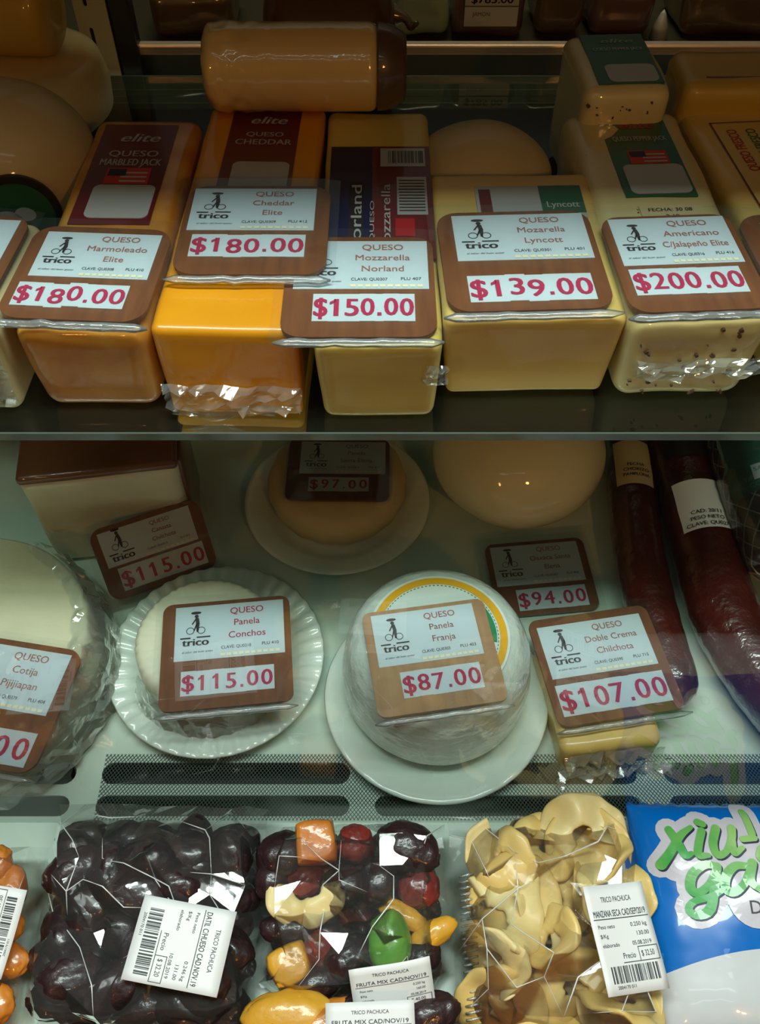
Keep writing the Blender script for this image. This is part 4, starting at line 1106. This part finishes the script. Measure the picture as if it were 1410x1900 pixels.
hf = drape(w, l); bag_film(bag, w, l, hf, .016, .0038, 14, .007)
q = Mi @ P(728, 1828, .035)
thermal_label(bag, on_bag(hf, q.x, q.y-.004, math.radians(8), .007, math.radians(18)), .064, .050, ('TRICO PACHUCA', 'FRUTA MIX CAD/NOV/19'), (('Peso neto', '0.250 kg'), ('$/Kg', '160.00'), ('elaborado', '05.08.2019')), '$ 40.00', 7)
# second mixed bag below, mostly out of the frame
Mx, w, l = frame((478, 1868), (830, 1850), (850, 2040), (470, 2050), .012, .024)
bag = thing('mixed_fruit_bag', 'clear bag of orange fruit slices cut off by the bottom edge', 'bag', Mx)
Mi = Mx.inverted(); items = []
for k, (px_, py_, mt, rx, ry) in enumerate(((540, 1890, 'mango', .040, .022), (610, 1905, 'apricot', .034, .020), (660, 1885, 'prune', .022, .016), (715, 1878, 'apricot', .026, .016), (790, 1885, 'prune', .028, .018), (500, 1930, 'mango', .030, .02), (700, 1950, 'mango', .040, .02), (800, 1950, 'prune', .03, .02), (600, 1970, 'apricot', .034, .02))):
    q = Mi @ P(px_, py_, .03)
    nm = {'mango': 'dried_mango', 'apricot': 'dried_apricot', 'prune': 'prune'}[mt]
    lump(nm, ['long yellow mango slice at the left of the bottom bag', 'orange apricot beside the mango slice in the bottom bag', 'black prune behind the white label of the bottom bag', 'orange apricot right of the prune in the bottom bag', 'black prune at the right end of the bottom bag', 'mango piece at the lower left of the bottom bag', 'mango piece under the label of the bottom bag', 'prune at the lower right of the bottom bag', 'apricot low in the middle of the bottom bag'][k], nm.replace('_', ' '), None, Mx @ Matrix.Translation((q.x, q.y, .022)) @ Matrix.Rotation(.3*(k % 3), 4, 'Z'), rx, ry, .013, M[mt], k+90, .12, 2.2)
    items.append((q.x, q.y, rx, ry, .034))
hf = drape(w, l); bag_film(bag, w, l, hf, .015, .004, 19, .007)
q = Mi @ P(688, 1925, .045)
thermal_label(bag, on_bag(hf, q.x, q.y, math.radians(0), .009), .068, .050, ('TRICO PACHUCA', 'FRUTA MIX CAD/NOV/19'), (('Peso neto', '0.250 kg'), ('$/Kg', '160.00'), ('elaborado', '05.08.2019')), '$ 40.00', 9)

# apple bag
Mx, w, l = frame((850, 1520), (1130, 1515), (1260, 1925), (825, 1930), .008, .036)
bag = thing('dried_apple_bag', 'clear bag of pale yellow dried apple rings beside the blue bag', 'bag', Mx)
rr_ = random.Random(33); items = []
for k, (x, y) in enumerate([(-w/2+.036+.046*(i % 4), -l/2+.030+(l-.060)*(i//4)/3) for i in range(16)] + scatter(w*1.0, l, .030, .026, 70, 9, .020)):
    R_ = rr_.uniform(.026, .040); lay_ = rr_.uniform(.25, 1) if k >= 16 else .02; zz = .010 + .026*lay_
    tilt = rr_.uniform(-.8, .8)*(.3+lay_); tx = rr_.uniform(-.5, .7)*(.3+lay_)
    x *= .80 + .20*(1-(y+l/2)/l); x = max(-w/2+.034, min(w/2-.030, x))
    arc = 2*PI if k % 3 else rr_.uniform(3.2, 4.6)
    apple_ring('dried_apple_ring', 'pale yellow dried apple ring tumbled in the clear apple bag', 'apple rings in the clear bag', Mx @ Matrix.Translation((x, y, zz + .3*R_*abs(math.sin(tilt)))) @ Matrix.Rotation(rr_.uniform(0, 6), 4, 'Z') @ Matrix.Rotation(tilt, 4, 'Y') @ Matrix.Rotation(tx, 4, 'X'), R_, R_*rr_.uniform(.14, .32), rr_.uniform(.006, .010), k*1.7, M['apple'] if k % 3 else M['applepale'], rr_.uniform(-.55, .75), arc)
    items.append((x, y, R_*.8, R_*.8, zz + .010 + R_*.5*abs(tilt)))
hf = drape(w, l); bag_film(bag, w, l, hf, .021, .0036, 27, .007)
bm = bmesh.new(); rr_ = random.Random(2)
for i in range(26):
    y = -l/2 + l*.70*i/25; x = -w/2 + .012
    tube(bm, [(x-.006, y, .026), (x, y+.001, .030), (x+.006, y+.002, .027)], .0011, 6)
part('crimped_seal', bm, M['bagseal'], bag)
q = Mx.inverted() @ P(1145, 1742, .060)
thermal_label(bag, on_bag(hf, q.x, q.y, math.radians(7), .009), .056, .078, ('TRICO PACHUCA', 'MANZANA SECA CAD/SEP/2019'), (('Peso neto', '0.250 kg'), ('$/Kg', '130.00'), ('elaborado', '05.08.2019')), '$ 32.50', 11)

# blue bag
Mx, w, l = frame((1140, 1490), (1560, 1500), (1700, 1960), (1235, 1960), .010, .042)
bag = thing('blue_snack_bag', 'glossy blue printed bag with green xiu-ga lettering at the bottom right', 'bag', Mx)
def hb(x, y):
    u, v = abs(x)/(w/2), abs(y)/(l/2); e = max(0, 1-u**3)*max(0, 1-v**4)
    return .004 + .036*e**.6 + .0030*noise.noise(Vector((x*22, y*22, 3)))*e**.3 + .0006*abs(noise.noise(Vector((x*60, y*50, 7))))
def bag_mat():
    m, t, n, l_ = _mat('blue_bag_print'); b = n['Principled BSDF']
    tc = n.new('ShaderNodeTexCoord'); sp = n.new('ShaderNodeSeparateXYZ'); l_.new(tc.outputs['Object'], sp.inputs[0])
    def mth(op, a, b_=None):
        q = n.new('ShaderNodeMath'); q.operation = op
        for i, v in enumerate((a, b_)):
            if v is None: continue
            if isinstance(v, (int, float)): q.inputs[i].default_value = v
            else: l_.new(v, q.inputs[i])
        return q.outputs[0]
    # white lower panel under a rising arc
    c0 = mth('ADD', sp.outputs[0], -w*.02); arc = mth('SUBTRACT', -l*.105, mth('MULTIPLY', mth('MULTIPLY', c0, c0), 2.2))
    f = mth('LESS_THAN', sp.outputs[1], arc)
    mx = n.new('ShaderNodeMixRGB'); l_.new(f, mx.inputs[0]); mx.inputs[1].default_value = (.0, .16, .60, 1); mx.inputs[2].default_value = (.66, .70, .74, 1)
    l_.new(mx.outputs[0], b.inputs['Base Color']); b.inputs['Roughness'].default_value = .28; b.inputs['Coat Weight'].default_value = .6
    return m
bm = bmesh.new(); nx, ny = 60, 60; g = []
for j in range(ny+1):
    row = []
    for i in range(nx+1):
        x = -w/2+w*i/nx; y = -l/2+l*j/ny; yy = y + (.0012*math.sin(i*1.7) if j in (0, ny) else 0)
        row.append(bm.verts.new((x, yy, hb(x, y))))
    g.append(row)
for j in range(ny):
    for i in range(nx): bm.faces.new((g[j][i], g[j][i+1], g[j+1][i+1], g[j+1][i]))
bot = {}
for j in range(ny):
    for i in range(nx):
        pass
r = bmesh.ops.extrude_face_region(bm, geom=list(bm.faces))
for v in r['geom']:
    if isinstance(v, bmesh.types.BMVert): v.co.z = .0008
part('pouch', bm, bag_mat(), bag)
Mi = Mx.inverted()
def to_bag(px_, py_):
    q = P(px_, py_, .045)
    for _ in range(3):
        L_ = Mi @ q; zt = (Mx @ Vector((L_.x, L_.y, hb(L_.x, L_.y)))).z; q = P(px_, py_, zt)
    return Mi @ q
def lay(bm, lift):
    bmesh.ops.triangulate(bm, faces=bm.faces)
    for _ in range(3):
        es = [e for e in bm.edges if e.calc_length() > .006]
        if not es: break
        bmesh.ops.subdivide_edges(bm, edges=es, cuts=1); bmesh.ops.triangulate(bm, faces=bm.faces)
    for v in bm.verts: v.co.z = hb(v.co.x, v.co.y) + lift + v.co.z
    return bm
ZC = lambda X_, Y_: (1110 + X_/4.317, 1460 + Y_/4.317)      # close-up coordinates of the lettering
def ribbon(bm, pts, wd, n=22):
    """stroke of round-ended constant or tapering width laid on the bag"""
    q = [to_bag(*ZC(*p_)) for p_ in pts]; q = [Vector((v.x, v.y, 0)) for v in q]
    if len(q) > 1: q = smooth_path(q, n)
    ws = wd if isinstance(wd, (list, tuple)) else [wd, wd]
    m = len(q); L_, R_ = [], []
    for i, p_ in enumerate(q):
        if m > 1: t = (q[min(i+1, m-1)] - q[max(i-1, 0)]).normalized()
        u = i/(m-1)*(len(ws)-1); k = min(int(u), len(ws)-2); wv = (ws[k]*(1-(u-k)) + ws[k+1]*(u-k))/2
        nn = Vector((-t.y, t.x, 0)); zq = Vector((0, 0, len(bm.faces)*6e-7)); L_.append(bm.verts.new(p_ + nn*wv + zq)); R_.append(bm.verts.new(p_ - nn*wv + zq))
    for i in range(m-1): bm.faces.new((L_[i], R_[i], R_[i+1], L_[i+1]))
    for p_, wv in ((q[0], ws[0]/2), (q[-1], ws[-1]/2)):
        vs = [bm.verts.new((p_.x + wv*math.cos(2*PI*k/14), p_.y + wv*math.sin(2*PI*k/14), len(bm.faces)*6e-7 + 1e-5)) for k in range(14)]; bm.faces.new(vs)
W1 = .0066
strokes = [([(560, 345), (625, 440), (690, 545), (745, 535)], [W1, W1*1.1, W1, W1*.6]), ([(735, 325), (650, 395), (570, 530), (500, 625)], [W1*.6, W1, W1*1.1, W1*1.3]),
    ([(822, 355), (800, 460), (800, 545), (880, 550)], [W1, W1, W1, W1*.6]), ([(790, 285), (830, 300)], [W1, W1*.9]),
    ([(935, 335), (915, 455), (950, 545), (1020, 520), (1062, 420), (1062, 335)], [W1*1.1, W1*1.1, W1, W1*.8, W1, W1*1.1]), ([(1062, 420), (1085, 525), (1150, 490)], [W1, W1, W1*.6]),
    ([(1145, 205), (1190, 290), (1225, 375)], [W1*.95, W1*.95, W1*.95]), ([(1150, 420), (1245, 412)], [W1*.8, W1*.8]),
    ([(955, 640), (850, 625), (750, 700), (735, 810), (800, 850), (890, 775), (945, 660)], [W1*.8, W1, W1*1.2, W1*1.2, W1, W1*.9, W1]), ([(950, 640), (925, 820), (890, 985), (790, 1030), (720, 985), (760, 920), (900, 880), (1010, 815)], [W1, W1*1.1, W1*1.2, W1, W1*.9, W1*.8, W1*.8, W1*.6]),
    ([(1185, 635), (1090, 635), (1020, 715), (1015, 815), (1085, 845), (1165, 775), (1220, 650)], [W1*.8, W1, W1*1.2, W1*1.2, W1, W1*.9, W1]), ([(1228, 610), (1215, 750), (1300, 830)], [W1*1.1, W1*1.1, W1*.7]),
    ([(1300, 500), (1290, 560), (1330, 590)], [W1, W1, W1])]
bm = bmesh.new()
for pts_, wd in strokes: ribbon(bm, pts_, [q*0 + .0205 for q in wd])
for x_, y_, r_ in ((640, 600, .016), (800, 640, .015), (1000, 640, .016), (1180, 560, .016), (1290, 700, .020), (830, 760, .014), (1090, 740, .014), (1250, 900, .022), (820, 950, .012), (880, 640, .014)):
    q = to_bag(*ZC(x_, y_)); bm.faces.new([bm.verts.new((q.x + r_*math.cos(2*PI*k/24), q.y + r_*math.sin(2*PI*k/24), len(bm.faces)*6e-7)) for k in range(24)])
part('letter_backing', lay(bm, .0007), M['white_bag_print'], bag, False)
bm = bmesh.new()
for pts_, wd in strokes: ribbon(bm, [(x_+14, y_+14) for x_, y_ in pts_], wd)
part('letter_shadow', lay(bm, .0011), M['navy'], bag, False)
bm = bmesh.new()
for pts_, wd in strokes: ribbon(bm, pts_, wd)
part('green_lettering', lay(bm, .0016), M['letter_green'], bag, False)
bm = bmesh.new(); q = to_bag(1402, 1683); add_text(bm, 'D', q.x, q.y, 0, .010, bold=.0, rot=0); part('small_lettering', lay(bm, .0014), M['ink_grey'], bag, False)
